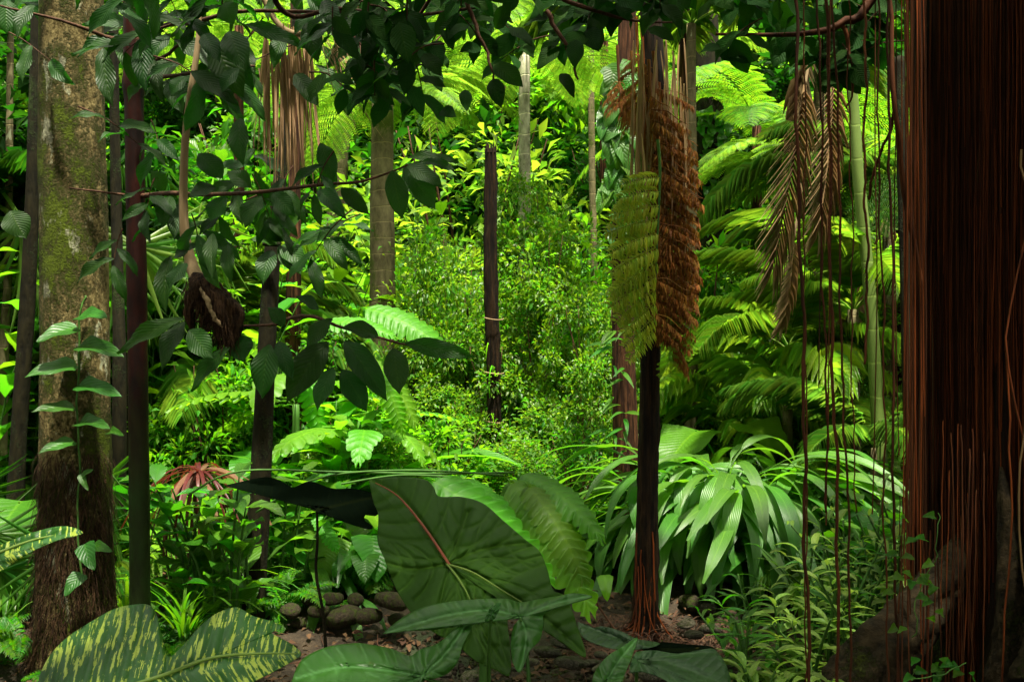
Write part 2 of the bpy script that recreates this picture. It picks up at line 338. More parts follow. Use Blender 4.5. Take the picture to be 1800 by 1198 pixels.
def barkmat(name, c1, c2, sv=(1, 1, 1), scale=20, moss=None, mossamt=.5, lichen=0., bst=.8, rough=.85, rings=0., fibre=0., tone=0., algae=None):
    b = NB(name); tc = b.n('ShaderNodeTexCoord'); o = tc.outputs['Object']; v = b.scale(o, sv); oi = b.n('ShaderNodeObjectInfo')
    n1 = b.noise(scale, 8, v, .65); n2 = b.noise(scale * .25, 4, v)
    c = b.mix(b.ramp(n1, .35, .68), c1, c2); h = b.math('ADD', n1, b.math('MULTIPLY', n2, .6))
    if fibre:
        fv = b.scale(o, (1, 1, .045)); n3 = b.noise(fibre, 5, fv, .7); c = b.mix(b.ramp(n3, .4, .65), (c1[0] * .35, c1[1] * .35, c1[2] * .35), c); h = b.math('ADD', h, b.math('MULTIPLY', n3, 2.))
    if rings:
        sx = b.n('ShaderNodeSeparateXYZ'); b.L.new(o, sx.inputs[0])
        zz = b.math('ADD', b.math('MULTIPLY', sx.outputs[2], rings), b.math('MULTIPLY', n2, .5)); fr = b.math('ABSOLUTE', b.math('SUBTRACT', b.math('FRACT', zz), .5))
        rg = b.ramp(fr, .04, .0); c = b.mix(b.math('MULTIPLY', rg, .75), c, (c2[0] * 1.5, c2[1] * 1.45, c2[2] * 1.3)); h = b.math('SUBTRACT', h, b.math('MULTIPLY', rg, .8))
    if moss:
        mn = b.noise(3.2, 6, b.scale(o, (1.3, 1.3, .8)), .7); mf = b.noise(90, 4, o, .7)
        mk = b.ramp(b.math('ADD', mn, b.math('MULTIPLY', b.math('SUBTRACT', mf, .5), .35)), .62 - mossamt * .25, .70 - mossamt * .2)
        mc = b.mix(mf, (moss[0] * .35, moss[1] * .35, moss[2] * .4), (moss[0] * 1.5, moss[1] * 1.5, moss[2]))
        c = b.mix(mk, c, mc); h = b.math('ADD', h, b.math('MULTIPLY', b.math('MULTIPLY', mk, mf), 1.6))
    if lichen:
        ln = b.noise(5.5, 5, b.scale(o, (1.6, 1.6, .7)), .6); lk = b.ramp(b.math('ADD', ln, b.math('MULTIPLY', b.math('SUBTRACT', n1, .5), .25)), .70 - lichen * .12, .73 - lichen * .1)
        c = b.mix(lk, c, b.mix(n1, (.20, .20, .11), (.38, .39, .26)))
    if algae:
        sz = b.n('ShaderNodeSeparateXYZ'); b.L.new(o, sz.inputs[0]); ak = b.ramp(b.math('ADD', sz.outputs[2], b.math('MULTIPLY', b.noise(5, 5, b.scale(o, (3, 3, 1)), .7), .9)), 1.85, 1.25)
        c = b.mix(b.math('MULTIPLY', ak, b.ramp(n1, .25, .6)), c, algae)
    hv = b.n('ShaderNodeHueSaturation'); b.inp(hv, 'Value', b.math('ADD', 1 - tone, b.math('MULTIPLY', oi.outputs['Random'], tone * 1.6))); b.L.new(c, hv.inputs['Color'])
    return b.done(b.pr(hv.outputs[0], rough, b.bump(h, bst, .012), .10))
M['mossbark'] = barkmat('mossy_bark', (.045, .032, .008), (.20, .160, .065), (1, 1, .6), 42, (.070, .100, .006), .66, .95, 1.5)
M['redbark'] = barkmat('dark_red_bark', (.003, .0015, .001), (.022, .0035, .0015), (1, 1, .35), 16, None, 0, 0., .5, .5, algae=(.012, .032, .005))
M['greenbark'] = barkmat('algae_green_bark', (.008, .026, .004), (.030, .060, .008), (1, 1, .5), 25, (.015, .035, .008), .4, .15, .5, .7)
M['blackbark'] = barkmat('dark_bark', (.003, .003, .0012), (.014, .012, .004), (1, 1, .3), 26, (.02, .035, .008), .25, 0, .9)
M['posted'] = barkmat('dark_brown_fibre_bark', (.006, .004, .0015), (.040, .020, .007), (1, 1, .12), 30, None, 0, 0, 1.0, fibre=50)
M['palmbark'] = barkmat('ringed_palm_bark', (.060, .050, .024), (.15, .13, .065), (1, 1, .4), 18, (.05, .07, .012), .35, .2, .5, rings=7)
M['palebark'] = barkmat('pale_mottled_bark', (.14, .13, .09), (.42, .40, .30), (1, 1, .5), 14, (.06, .09, .02), .2, .6, .5, rings=5)
M['greenpalm'] = barkmat('smooth_green_palm_stem', (.060, .10, .018), (.10, .15, .035), (1, 1, .2), 8, None, 0, 0, .15, .5, rings=4.2)
M['fernbark'] = barkmat('fern_trunk_bark', (.035, .014, .007), (.15, .065, .028), (1, 1, .2), 26, None, 0, 0, 1., fibre=60)
M['banyan'] = barkmat('fig_bark', (.004, .003, .002), (.022, .012, .006), (1, 1, .3), 18, (.020, .028, .006), .2, 0, 1., .8)
M['buttress'] = barkmat('fig_root_bark', (.005, .004, .002), (.032, .023, .010), (1, 1, 1), 22, (.035, .045, .006), .3, 0, 1.2, .85)
M['root'] = barkmat('aerial_root', (.036, .009, .003), (.19, .046, .010), (1, 1, .05), 40, None, 0, 0, .5, .6, tone=.75)
M['rootdark'] = barkmat('dark_aerial_root', (.024, .008, .003), (.105, .034, .011), (1, 1, .05), 40, None, 0, 0, .5, .7, tone=.6)
M['roottan'] = barkmat('tan_aerial_root', (.10, .06, .025), (.2, .13, .06), (1, 1, .05), 40, None, 0, 0, .5, .7)
M['twig'] = barkmat('twig_bark', (.035, .018, .010), (.095, .045, .025), (1, 1, 1), 60, None, 0, 0, .5, .7)
M['stalk'] = barkmat('pale_dry_stalk', (.17, .12, .06), (.30, .22, .12), (1, 1, .1), 30, None, 0, 0, .5, .7)
M['husk'] = barkmat('fibrous_husk', (.035, .018, .008), (.12, .065, .03), (1, 1, .3), 60, None, 0, 0, 1.2, .9, fibre=90)
M['stem'] = barkmat('green_stem', (.025, .075, .012), (.05, .12, .02), (1, 1, .3), 20, None, 0, 0, .2, .5)
M['rock'] = barkmat('mossy_rock', (.008, .006, .004), (.036, .028, .016), (1, 1, 1), 9, (.030, .045, .008), .5, .0, .6, .85)
M['wetrock'] = barkmat('grey_wet_rock', (.016, .015, .010), (.065, .058, .038), (1, 1, 1), 9, (.03, .045, .008), .3, .1, 1.0, .4)
M['litter'] = leafmat('fallen_leaf', (.060, .032, .014), (.08, .04, .012), .12, .8, 8, .6, .3, var=.75, hue=.03, bstr=.4)
M['redfibre'] = leafmat('red_root_fibre', (.042, .019, .009), (.12, .05, .02), .1, .8, 3, 0, .1, var=.6, hue=.02)
def soil():
    b = NB('soil'); tc = b.n('ShaderNodeTexCoord'); o = tc.outputs['Object']
    n1 = b.noise(6, 8, o, .7); n2 = b.noise(45, 6, o, .7); n3 = b.noise(1.3, 4, o)
    c = b.mix(b.ramp(n1, .35, .65), (.009, .006, .003), (.048, .032, .016)); c = b.mix(b.ramp(n2, .55, .7), c, (.10, .075, .042)); c = b.mix(b.ramp(n3, .5, .62), c, (.020, .030, .008))
    return b.done(b.pr(c, .85, b.bump(b.math('ADD', n1, n2), 1., .03), .3))
M['soil'] = soil()
def waterm():
    b = NB('brown_water'); tc = b.n('ShaderNodeTexCoord'); n1 = b.noise(12, 3, tc.outputs['Object'])
    return b.done(b.pr((.030, .020, .010), .06, b.bump(n1, .25, .01), .5))
M['water'] = waterm()

# ------------------------------------------------------------------ objects
def ob(name, mesh, parent=None, mx=None):
    o = bpy.data.objects.new(name, mesh); COL.objects.link(o)
    if parent is not None: o.parent = parent
    if mx is not None: o.matrix_basis = mx
    return o
def tag(o, label=None, cat=None, group=None, kind=None):
    if label: o['label'] = label
    if cat: o['category'] = cat
    if group: o['group'] = group
    if kind: o['kind'] = kind
    return o
def thing(name, label, cat, loc=(0, 0, 0), rz=0, group=None, s=1.):
    o = bpy.data.objects.new(name, None); COL.objects.link(o); o.empty_display_size = .1
    o.location = loc; o.rotation_euler = (0, 0, rz); o.scale = (s, s, s)
    return tag(o, label, cat, group)
def GM(name, t, mat, smooth=True):
    g = Geo(); g.add(*t[:3]); return g.mesh(name, M[mat], smooth)
def part_tube(name, pts, rad, mat, parent, n=20, sides=8, wa=0., fn=None):
    """tube given in world space, stored relative to its parent's location"""
    P = wig(pts, wa, n, rnd.random() * 9) if wa else smooth_path(pts, n)
    base = parent.location if parent is not None else Vector()
    rad = np.interp(np.linspace(0, 1, n), np.linspace(0, 1, len(rad)), rad) if not np.isscalar(rad) else rad
    g = Geo(); g.add(*tube([p - base for p in P], rad, sides, fn))
    return ob(name, g.mesh(name, M[mat]), parent)

def gz(x, y):
    z = -.14 * math.exp(-((y - 4.9 - .25 * math.sin(x * 1.3)) / .62) ** 2) * (1 / (1 + math.exp(-(x + 1.3) * 3)))
    z += .05 * nz(x * .9, y * .9) * min(1, abs(y) / 4)
    if y > 6: z += .035 * (y - 6)
    if y > 13: z += .22 * (y - 13) * min(1, (y - 13) / 5)
    z += .06 * max(0, abs(x) - 3) * (1 if y < 13 else .6)
    return z
def ground():
    ys = np.concatenate([np.linspace(-30, 1, 16), np.linspace(1.3, 8, 110), np.linspace(8.3, 30, 60), np.linspace(33, 160, 14)])
    xs = np.concatenate([-np.geomspace(100, 3.3, 24), np.linspace(-3.2, 3.2, 110), np.geomspace(3.3, 100, 24)])
    V = [(x, y, gz(x, min(y, 45)) + (.02 * nz(x * 9, y * 9, 2) + .012 * nz(x * 23, y * 21, 4) if 1 < y < 9 and abs(x) < 4 else 0)) for y in ys for x in xs]
    g = Geo(); g.add(V, grid_q(len(ys), len(xs))); tag(ob('ground', g.mesh('ground', M['soil'])), 'dark damp forest soil', kind='structure')
ground()
g = Geo(); g.add([(.9, 4.6, -.115), (2.2, 4.6, -.115), (2.4, 5.6, -.115), (1.2, 5.55, -.115)], [(0, 1, 2, 3)])
tag(ob('stream_water', g.mesh('stream_water', M['water'])), 'still brown water of the little stream', kind='structure')

# rocks --------------------------------------------------------------------------------
def rock_mesh(seed, mat, flat=.6):
    r_ = random.Random(seed); n, m = 9, 12; V = []
    a = [Vector((r_.gauss(0, 1), r_.gauss(0, 1), r_.gauss(0, 1))).normalized() for _ in range(7)]; dd = [r_.uniform(.62, .95) for _ in a]
    for i in range(n):
        ph = math.pi * i / (n - 1)
        for j in range(m):
            th = 2 * math.pi * j / m; p = Vector((math.sin(ph) * math.cos(th), math.sin(ph) * math.sin(th), math.cos(ph)))
            r = min([1.0] + [d_ / max(p.dot(q), .001) for q, d_ in zip(a, dd) if p.dot(q) > .2]); p = p * r * (1 + .03 * nz(p.x * 3, p.y * 3 + p.z * 2, seed))
            V.append((p.x, p.y * .8, p.z * flat))
    g = Geo(); g.add(V, grid_q(n, m, 0, True)); return g.mesh('rock', M[mat])
RK = [rock_mesh(i, 'rock') for i in range(4)]; WR = [rock_mesh(i + 9, 'wetrock', .45) for i in range(4)]
ORD = ['leftmost', 'second from the left', 'third from the left', 'fourth from the left', 'fifth from the left', 'sixth from the left', 'sixth from the right', 'fifth from the right', 'fourth from the right', 'third from the right', 'second from the right', 'rightmost']
def rock(u, v, Y, wpx, lib, label, group, hs=1.):
    s = wpx / FPX * Y / 2; p = at(u, v, Y)
    o = ob('rock', rnd.choice(lib), None, Matrix.Translation(p) @ Matrix.Rotation(U(0, 6), 4, 'Z') @ Matrix.Rotation(U(-.3, .3), 4, 'X') @ Matrix.Diagonal((s * U(.9, 1.2), s, s * hs, 1)))
    return tag(o, label, 'rock', group)
gbank = 'stones of the low bank behind the elephant ear'
for k, (u, v, wp) in enumerate(sorted([(530, 1100, 46), (560, 1075, 50), (605, 1085, 62), (648, 1078, 56), (625, 1055, 44), (585, 1050, 40), (690, 1060, 60), (660, 1110, 46), (545, 1050, 38), (700, 1095, 50), (510, 1075, 40), (578, 1115, 46)])):
    rock(u, v + U(-6, 8), 5.35 + U(-.08, .12), wp * U(.8, 1.35), RK, 'brown stone of the low bank left of the elephant ear, ' + ORD[k], gbank, U(.9, 1.5))
gst = 'stones in the stream bed'
for (u, v, Y, wp) in [(965, 1145, 4.7, 62), (990, 1130, 4.8, 55), (1010, 1160, 4.6, 40), (1005, 1165, 4.55, 60), (1055, 1150, 4.7, 30), (1040, 1165, 4.6, 45), (1060, 1175, 4.5, 50), (930, 1165, 4.5, 40), (1250, 1105, 5.1, 50), (1220, 1115, 5.0, 40), (1275, 1120, 4.9, 40), (1300, 1160, 4.5, 60), (1320, 1130, 4.8, 50), (1270, 1170, 4.4, 45), (1205, 1095, 5.3, 45), (1240, 1070, 5.6, 50), (830, 1190, 4.4, 60), (780, 1180, 4.5, 50)]:
    rock(u, v, Y, wp, WR, 'flat grey stream bed stone ' + ('left of centre, ' if u < 900 else 'right below the elephant ear, ' if u < 1100 else 'near the cream edged leaves, ') + ('nearest' if Y < 4.55 else 'middle' if Y < 4.85 else 'farthest') + ' row', gst, U(.6, .9))
rock(993, 1022, 5.9, 62, WR, 'pale grey boulder behind the right edge of the elephant ear', None, 1.1)
rock(1150, 1185, 4.4, 70, WR, 'low mossy stone behind the puckered dark leaves', None, .7)
rock(1215, 1060, 5.7, 55, RK, 'mossy stone right of the tree fern foot', None)
rock(1360, 1170, 4.4, 80, WR, 'mossy stone under the cream edged leaves', None, .6)
# litter, gravel, twigs ----------------------------------------------------------------
LT = leaf_t(.28, w_ell, 4, 3, .12, .3, .3)
Ms = []
for i in range(15000):
    y = 2.2 + 7 * rnd.random() ** 1.3; x = U(-.62, .62) * (y + 1); z = gz(x, y) + U(.0, .03)
    s = U(.018, .065) * (1 if y < 6 else 1.3); a = U(0, 6.28)
    Ms.append(np.array(mat_dir((x, y, z), (math.cos(a), math.sin(a), U(-.25, .4)), (U(-.5, .5), U(-.5, .5), 1), s, s, s)))
g = Geo(); g.inst(LT, Ms); tag(ob('leaf_litter', g.mesh('leaf_litter', M['litter'])), 'brown fallen leaves scattered over the forest floor', 'leaf litter', kind='stuff')
PB = tube([(0, 0, -.5), (0, 0, -.3), (0, 0, .2), (0, 0, .5)], [.2, .5, .45, .1], 6)
Ms = []
for i in range(3500):
    y = U(4.15, 5.4); x = U(-.7, 2.3); z = gz(x, y); s = U(.008, .03)
    Ms.append(np.array(Matrix.Translation((x, y, z)) @ Matrix.Rotation(U(0, 6), 4, 'Z') @ Matrix.Rotation(U(0, 1.5), 4, 'X') @ Matrix.Diagonal((s * 1.4, s, s, 1))))
g = Geo(); g.inst(PB, Ms); tag(ob('gravel', g.mesh('gravel', M['rock'])), 'pale gravel of the stream bed', 'gravel', kind='stuff')
def fibres(name, cx, cy, rad, n, mat, label):
    st = leaf_t(.012, w_pal, 5, 3, .22, 0, 0)
    Ms = []
    for i in range(n):
        a, r_ = U(0, 6.28), rad * math.sqrt(rnd.random()); x, y = cx + r_ * math.cos(a) * 1.3, cy + r_ * math.sin(a)
        b = U(0, 6.28); s = U(.06, .2); Ms.append(np.array(mat_dir((x, y, gz(x, y) + U(.0, .05)), (math.cos(b), math.sin(b), U(-.2, .25)), (0, 0, 1), s * 2, s, s)))
    g = Geo(); g.inst(st, Ms); tag(ob(name, g.mesh(name, M[mat])), label, 'fibres', kind='stuff')
fibres('root_litter', .78, 5.1, .42, 1500, 'redfibre', 'red brown shed root fibres round the tree fern foot')

# ------------------------------------------------------------------ mesh library (shared)
def lib(name, mat, ts): return [GM(name, t, mat) for t in ts]
LB = {}
def leaves_of(key, mat, W, wf, n=3, **k):
    LB[key] = lib('leaf', mat, [leaf_t(W, wf, seed=s, **{a: (b * (.7 + .3 * s) if a in ('arch', 'fold') else b) for a, b in k.items()}) for s in range(n)])
leaves_of('dark', 'dark', .20, w_ell, arch=.10, fold=.22, wave=.18, nr=45, nc=9, quilt=.0085)
leaves_of('canopy', 'canopy', .24, w_ell, arch=.08, fold=.25, wave=.15, nr=8)
leaves_of('mid', 'mid', .2, w_ell, arch=.10, fold=.25, wave=.2, nr=8)
leaves_of('bright', 'bright', .19, w_ell, arch=.12, fold=.3, wave=.2, nr=8)
leaves_of('lime', 'lime', .19, w_ell, arch=.12, fold=.3, wave=.2, nr=8)
leaves_of('grey', 'grey', .24, w_ell, arch=.10, fold=.25, wave=.2, nr=8)
leaves_of('heart', 'heart', .34, w_heart, arch=.08, fold=.18, wave=.08, nr=10, nc=7)
leaves_of('heartmid', 'mid', .40, w_heart, arch=.12, fold=.2, wave=.1, nr=9, nc=7)
leaves_of('heartbright', 'bright', .40, w_heart, arch=.12, fold=.2, wave=.1, nr=9, nc=7)
leaves_of('varieg', 'varieg', .12, w_lance, arch=.16, fold=.3, wave=.1, nr=7)
leaves_of('midlance', 'mid', .1, w_lance, arch=.16, fold=.3, wave=.1, nr=7)
leaves_of('pink', 'pink', .2, w_lance, arch=.1, fold=.3, nr=5)
leaves_of('yellow', 'yellow', .2, w_lance, arch=.1, fold=.3, nr=5)
LB['strap'] = lib('leaf', 'strap', [arc_leaf(.68 + .06 * s, .042, w_blade, 76 - 7 * s, -84 + 8 * s, 16, 7, .8, .18, .15 * (s - 1), .22, .1, s, .006) for s in range(5)])
LB['strapmid'] = lib('leaf', 'mid', [arc_leaf(.8 + .1 * s, .05, w_lance, 80 - 6 * s, -50 + 12 * s, 12, 5, .9, .2, .15 * (s - 1), .2, .1, s) for s in range(4)])
LB['straplime'] = lib('leaf', 'lime', [arc_leaf(.8 + .1 * s, .05, w_lance, 80 - 6 * s, -40 + 12 * s, 12, 5, .9, .2, .15 * (s - 1), .2, .1, s) for s in range(4)])
LB['strapdark'] = lib('leaf', 'palmdark', [arc_leaf(.8 + .1 * s, .05, w_lance, 80 - 6 * s, -50 + 12 * s, 12, 5, .9, .2, .15 * (s - 1), .2, .1, s) for s in range(4)])
LB['grass'] = lib('leaf', 'bright', [arc_leaf(.5 + .06 * s, .010, w_pal, 85 - 5 * s, -10 - 10 * s, 9, 3, 1.2, .3, .2 * (s - 1)) for s in range(4)])
LB['cordred'] = lib('leaf', 'redleaf', [arc_leaf(.5 + .06 * s, .014, w_pal, 80 - 12 * s, -30 - 10 * s, 9, 3, 1.1, .3, .2 * (s - 1)) for s in range(4)])
LB['banana'] = lib('leaf', 'bright', [arc_leaf(1.5 + .1 * s, .17, w_broad, 80 - 8 * s, -30 + 5 * s, 18, 7, 1.2, .35, .15 * (s - 1), .25, .12, s, .012) for s in range(3)])
LB['bananadark'] = lib('leaf', 'mid', [arc_leaf(1.3 + .1 * s, .15, w_broad, 80 - 8 * s, -35 + 5 * s, 18, 7, 1.2, .35, .15 * (s - 1), .25, .12, s, .012) for s in range(3)])
pl_ = lambda t: .06 + .36 * math.sin(math.pi * min(1, .12 + .86 * t)) ** .7
for key, mat in (('palm', 'palm'), ('palmdark', 'palmdark'), ('palmlime', 'lime')):  # palmlime: paler palm copy, brightly lit look put into its colour
    LB[key] = lib('frond', mat, [frond_t(1.7, 56, pl_, .0080, 66 - 13 * s, -46 + 10 * s, 66, 24, .12 + .05 * s, .010, seed=s, side=.2 * (s - 1), flop=.10) for s in range(4)])
LB['palmwide'] = lib('frond', 'palm', [frond_t(1.3, 15, pl_, .045, 62 - 10 * s, -40, 60, 18, .25, .011, leaf_t(.5, w_lance, 5, 3, .1, .5), seed=s, flop=.15) for s in range(3)])
LB['palmwidelime'] = lib('frond', 'lime', [frond_t(1.3, 15, pl_, .045, 62 - 10 * s, -40, 60, 18, .25, .011, leaf_t(.5, w_lance, 5, 3, .1, .5), seed=s, flop=.15) for s in range(3)])
LB['palmdead'] = lib('dead_frond', 'deadpalm', [frond_t(1.7, 30, lambda t: .1 + .45 * math.sin(math.pi * (.1 + .8 * t)), .015, -62 - 8 * s, -88, 30, 12, .1, .014, seed=s, jit=.18, flop=.6) for s in range(3)])
LB['cycad'] = lib('frond', 'palm', [frond_t(1.1, 44, lambda t: .05 + .14 * math.sin(math.pi * (.1 + .88 * t)) ** .6, .012, 60 - 14 * s, -25, 72, 40, .1, .008, seed=s) for s in range(3)])
bl_ = lambda t: .05 + .42 * max(0, math.sin(math.pi * min(1, .16 + .83 * t))) ** .8
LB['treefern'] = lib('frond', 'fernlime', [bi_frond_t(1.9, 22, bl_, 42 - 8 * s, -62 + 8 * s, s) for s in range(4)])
LB['treefernmid'] = lib('frond', 'fern', [bi_frond_t(1.9, 22, bl_, 42 - 8 * s, -62 + 8 * s, s) for s in range(4)])
fl_ = lambda t: .02 + .11 * max(0, math.sin(math.pi * min(1, .2 + .79 * t))) ** .8
FP = leaf_t(.5, w_pal, 5, 3, .08, .3, .3)
for key, mat in (('fern', 'fern'), ('fernmid', 'mid')):
    LB[key] = lib('frond', mat, [frond_t(.62, 24, fl_, .030, 72 - 12 * s, -35, 80, 45, .12, .004, FP, .06, s) for s in range(4)])
lob = lambda t: .05 + .13 * max(0, math.sin(math.pi * min(1, .22 + .74 * t))) ** .7
LB['lobed'] = lib('leaf', 'lobed', [lobe_t(.85, .12, 11, 55 - 12 * s_, -50 + 8 * s_, .06, s_, .12, .1, .3) for s_ in range(4)])
def fan_t(n=22, L=.55, cup=.25, sp=250, seed=0):
    g = Geo(); r_ = random.Random(seed); st = leaf_t(.032, w_pal, 6, 3, .05, .8); Ms = []
    for k in range(n):
        a = R(-sp / 2 + sp * k / (n - 1)); dr = Vector((math.sin(a), math.cos(a), cup - .25 * r_.random()))
        l = L * (1 - .25 * abs(a) / math.pi) * r_.uniform(.9, 1.05); Ms.append(np.array(mat_dir((0, 0, 0), dr, (0, 0, 1), l, l, l)))
    g.inst(st, Ms); return g.tmpl()
def fan_leaf_t(seed):   # stalk + fan at its end
    g = Geo(); L = .75; P = arc_path(L, 72, 20, 8); V, Q, Uv = tube(P, .008, 5); g.add(V, Q, Uv)
    f = fan_t(seed=seed); T = P[-1] - P[-2]; g.inst(f, [np.array(mat_dir(P[-1], T + Vector((0, 0, -.55)), (0, -.3, 1)))]); return g.tmpl()
LB['fan'] = lib('leaf', 'palmdark', [fan_leaf_t(s) for s in range(3)])
LB['fanmid'] = lib('leaf', 'palm', [fan_leaf_t(s + 4) for s in range(3)])
def stalk_leaf_t(W, wf, L, stalk, e0, **k):   # stalked leaf hanging from the end of its stalk
    g = Geo(); P = arc_path(stalk, e0, e0 - 45, 8); V, Q, Uv = tube(P, np.linspace(.007, .004, 8), 5); Uv[:, 0] = .5; g.add(V, Q, Uv)
    g.inst(leaf_t(W, wf, **k), [np.array(mat_dir(P[-1] + Vector((0, -.06 * L, 0)), (0, .75, -.55), (0, .5, .8), L, L, L))]); return g.tmpl()
for key, mat in (('aroid', 'mid'), ('aroidbright', 'bright'), ('aroiddark', 'dark')):
    LB[key] = lib('leaf', mat, [stalk_leaf_t(.40, w_heart, .34 + .05 * s, .55 + .12 * s, 82 - 10 * s, nr=9, nc=7, arch=.1, fold=.2, wave=.12, seed=s) for s in range(4)])

# ------------------------------------------------------------------ plant builders (things with leaf parts)
def RZ(a): return Matrix.Rotation(a, 4, 'Z')
def rosette(name, key, label, cat, loc, n, s=1., tilt=.25, group=None, trunk=None, part='leaf', z0=0., aim=None, spread=6.283, sj=.25):
    th = thing(name, label, cat, loc, U(0, 6.28) if aim is None else 0, group, 1.)
    if trunk: # (height, radius, material, lean)
        H, r0, mt, ln = trunk; g = Geo()
        P = [(ln * (i / 11) ** 1.5 * .6, 0, -.1 + (H + .1) * i / 11) for i in range(12)]
        g.add(*tube(P, np.linspace(r0 * 1.25, r0 * .85, 12), 10, lambda a, l: 1 + .05 * math.sin(a * 3 + l * 4))); ob('trunk', g.mesh('trunk', M[mt]), th); z0 = H; x0 = ln * .6
    else: x0 = 0
    for i in range(n):
        a = (spread * (i + U(-.35, .35)) / n if aim is None else aim + U(-spread / 2, spread / 2))
        k = s * U(1 - sj, 1 + sj)
        mx = Matrix.Translation((x0 + U(-.03, .03) * (not trunk) * s, U(-.03, .03) * (not trunk) * s, z0 + U(-.02, .02))) @ RZ(a) @ Matrix.Rotation(U(-tilt, tilt), 4, 'X') @ Matrix.Rotation(U(-.12, .12), 4, 'Y') @ Matrix.Diagonal((k, k, k, 1))
        ob(part, rnd.choice(LB[key]), th, mx)
    return th

def ginger(label, loc, key='bright', nst=5, H=1.6, ll=.38, group=None, name='ginger_plant', smin=.7, nleaf=9, stemmat='stem', spread=.25):
    th = thing(name, label, 'plant', loc, 0, group)
    for k in range(nst):
        a = U(0, 6.28); b = Vector((U(-.12, .12), U(-.12, .12), -.05)); ln = U(.15, 1.) * spread * H / .6; h = H * U(smin, 1)
        pts = [b, b + Vector((math.cos(a) * ln * .3, math.sin(a) * ln * .3, h * .55)), b + Vector((math.cos(a) * ln, math.sin(a) * ln, h))]
        P = smooth_path(pts, 12); g = Geo(); g.add(*tube(P, np.linspace(.011, .004, 12), 5)); st = ob('stem', g.mesh('stem', M[stemmat]), th)
        sd = U(0, 6.28)
        for i in range(nleaf):
            f = .25 + .73 * i / (nleaf - 1); q = f * 11; j = min(int(q), 10); p = P[j].lerp(P[j + 1], q - j)
            az = sd + math.pi * i + U(-.5, .5); dr = Vector((math.cos(az), math.sin(az), U(-.1, .55))); l = ll * U(.75, 1.1) * (.7 + .3 * math.sin(math.pi * f))
            ob('leaf', rnd.choice(LB[key]), th, mat_dir(p, dr, (U(-.2, .2), U(-.2, .2), 1), l, l, l))
    return th

def shrub_geo(n, rx, ry, rz_, size, wf=w_ell, W=.25, lob=5, seed=1, shell=.5):
    """unit crown of many small leaves clustered along unseen twigs, uneven outline"""
    r_ = random.Random(seed); t = leaf_t(W, wf, 3, 3, .1, .4); Ms = []
    cl = []
    for k in range(lob * 7):
        v = Vector((r_.gauss(0, 1), r_.gauss(0, 1), r_.gauss(0, 1))).normalized() * r_.uniform(shell, 1) ** .6
        cl.append((Vector((v.x * rx, v.y * ry, v.z * rz_)), r_.uniform(.12, .32)))
    per = n // len(cl)
    for c, cr in cl:
        for i in range(per):
            o = Vector((r_.gauss(0, 1), r_.gauss(0, 1), r_.gauss(0, .6))) * cr * min(rx, 1.2) * .55; p = c + o
            dr = (o.normalized() + Vector((r_.uniform(-.6, .6), r_.uniform(-.6, .6), r_.uniform(-.5, .3)))); s = size * r_.uniform(.6, 1.25)
            Ms.append(np.array(mat_dir(p, dr, (r_.uniform(-.6, .6), r_.uniform(-.6, .6), 1), s, s, s)))
    g = Geo(); g.inst(t, Ms); return g
SH = {}
for key, mt, n, sz, W, wf in (('fine', 'needle', 8500, .066, .30, w_ell), ('medium', 'mid', 2600, .12, .24, w_ell), ('brights', 'bright', 2600, .13, .22, w_ell), ('limes', 'lime', 2400, .12, .2, w_ell), ('darks', 'canopy', 2600, .14, .25, w_ell), ('lancey', 'fern', 2400, .15, .12, w_lance)):
    SH[key] = [shrub_geo(n, 1, .8, .9, sz, wf, W, 6, s + 3).mesh('foliage', M[mt]) for s in range(3)]
def shrub(label, loc, key, sx, sz, group=None, name='shrub', stems=4, cat='shrub', sy=None):
    th = thing(name, label, cat, loc, 0, group)
    g = Geo(); 
    for k in range(stems):
        a = U(0, 6.28); e = Vector((math.cos(a) * sx * .6, math.sin(a) * sx * .5, sz * 1.7))
        g.add(*tube(wig([(0, 0, -.05), e * .45 + Vector((0, 0, .1)), e], .05, 10, k), np.linspace(.018, .004, 10) * max(.6, sx), 5))
    ob('stem', g.mesh('stem', M['twig']), th)
    ob('foliage', rnd.choice(SH[key]), th, Matrix.Translation((0, 0, sz * 1.0)) @ RZ(U(0, 6)) @ Matrix.Diagonal((sx, sy or sx, sz, 1)))
    return th

LM = [(20, 'leaning trunk'), (130, 'mossy trunk'), (246, 'red trunk'), (465, 'slim black trunk'), (672, 'stout ringed trunk'), (866, 'broken brown trunk'), (1140, 'rusty tree fern'), (1410, 'longest hanging root'), (1540, 'green palm stem'), (1640, 'banyan curtain')]
def spot(u, Y, near=('low in front', 'at middle distance', 'farther back', 'far back'), cuts=(6.5, 8.6, 12)):
    lu, ln = min(LM, key=lambda q: abs(q[0] - u)); d = u - lu
    side = 'straight behind the' if abs(d) < 22 else ('just ' if abs(d) < 70 else '') + ('left' if d < 0 else 'right') + ' of the'
    if near and abs(d) < 22: side = 'behind the'
    if u < -40: side, ln = 'beyond the left edge near the', 'leaning trunk'
    if u > 1700: side, ln = 'hidden beyond the', 'banyan'
    return side + ' ' + ln + ', ' + near[sum(Y > c for c in cuts)]
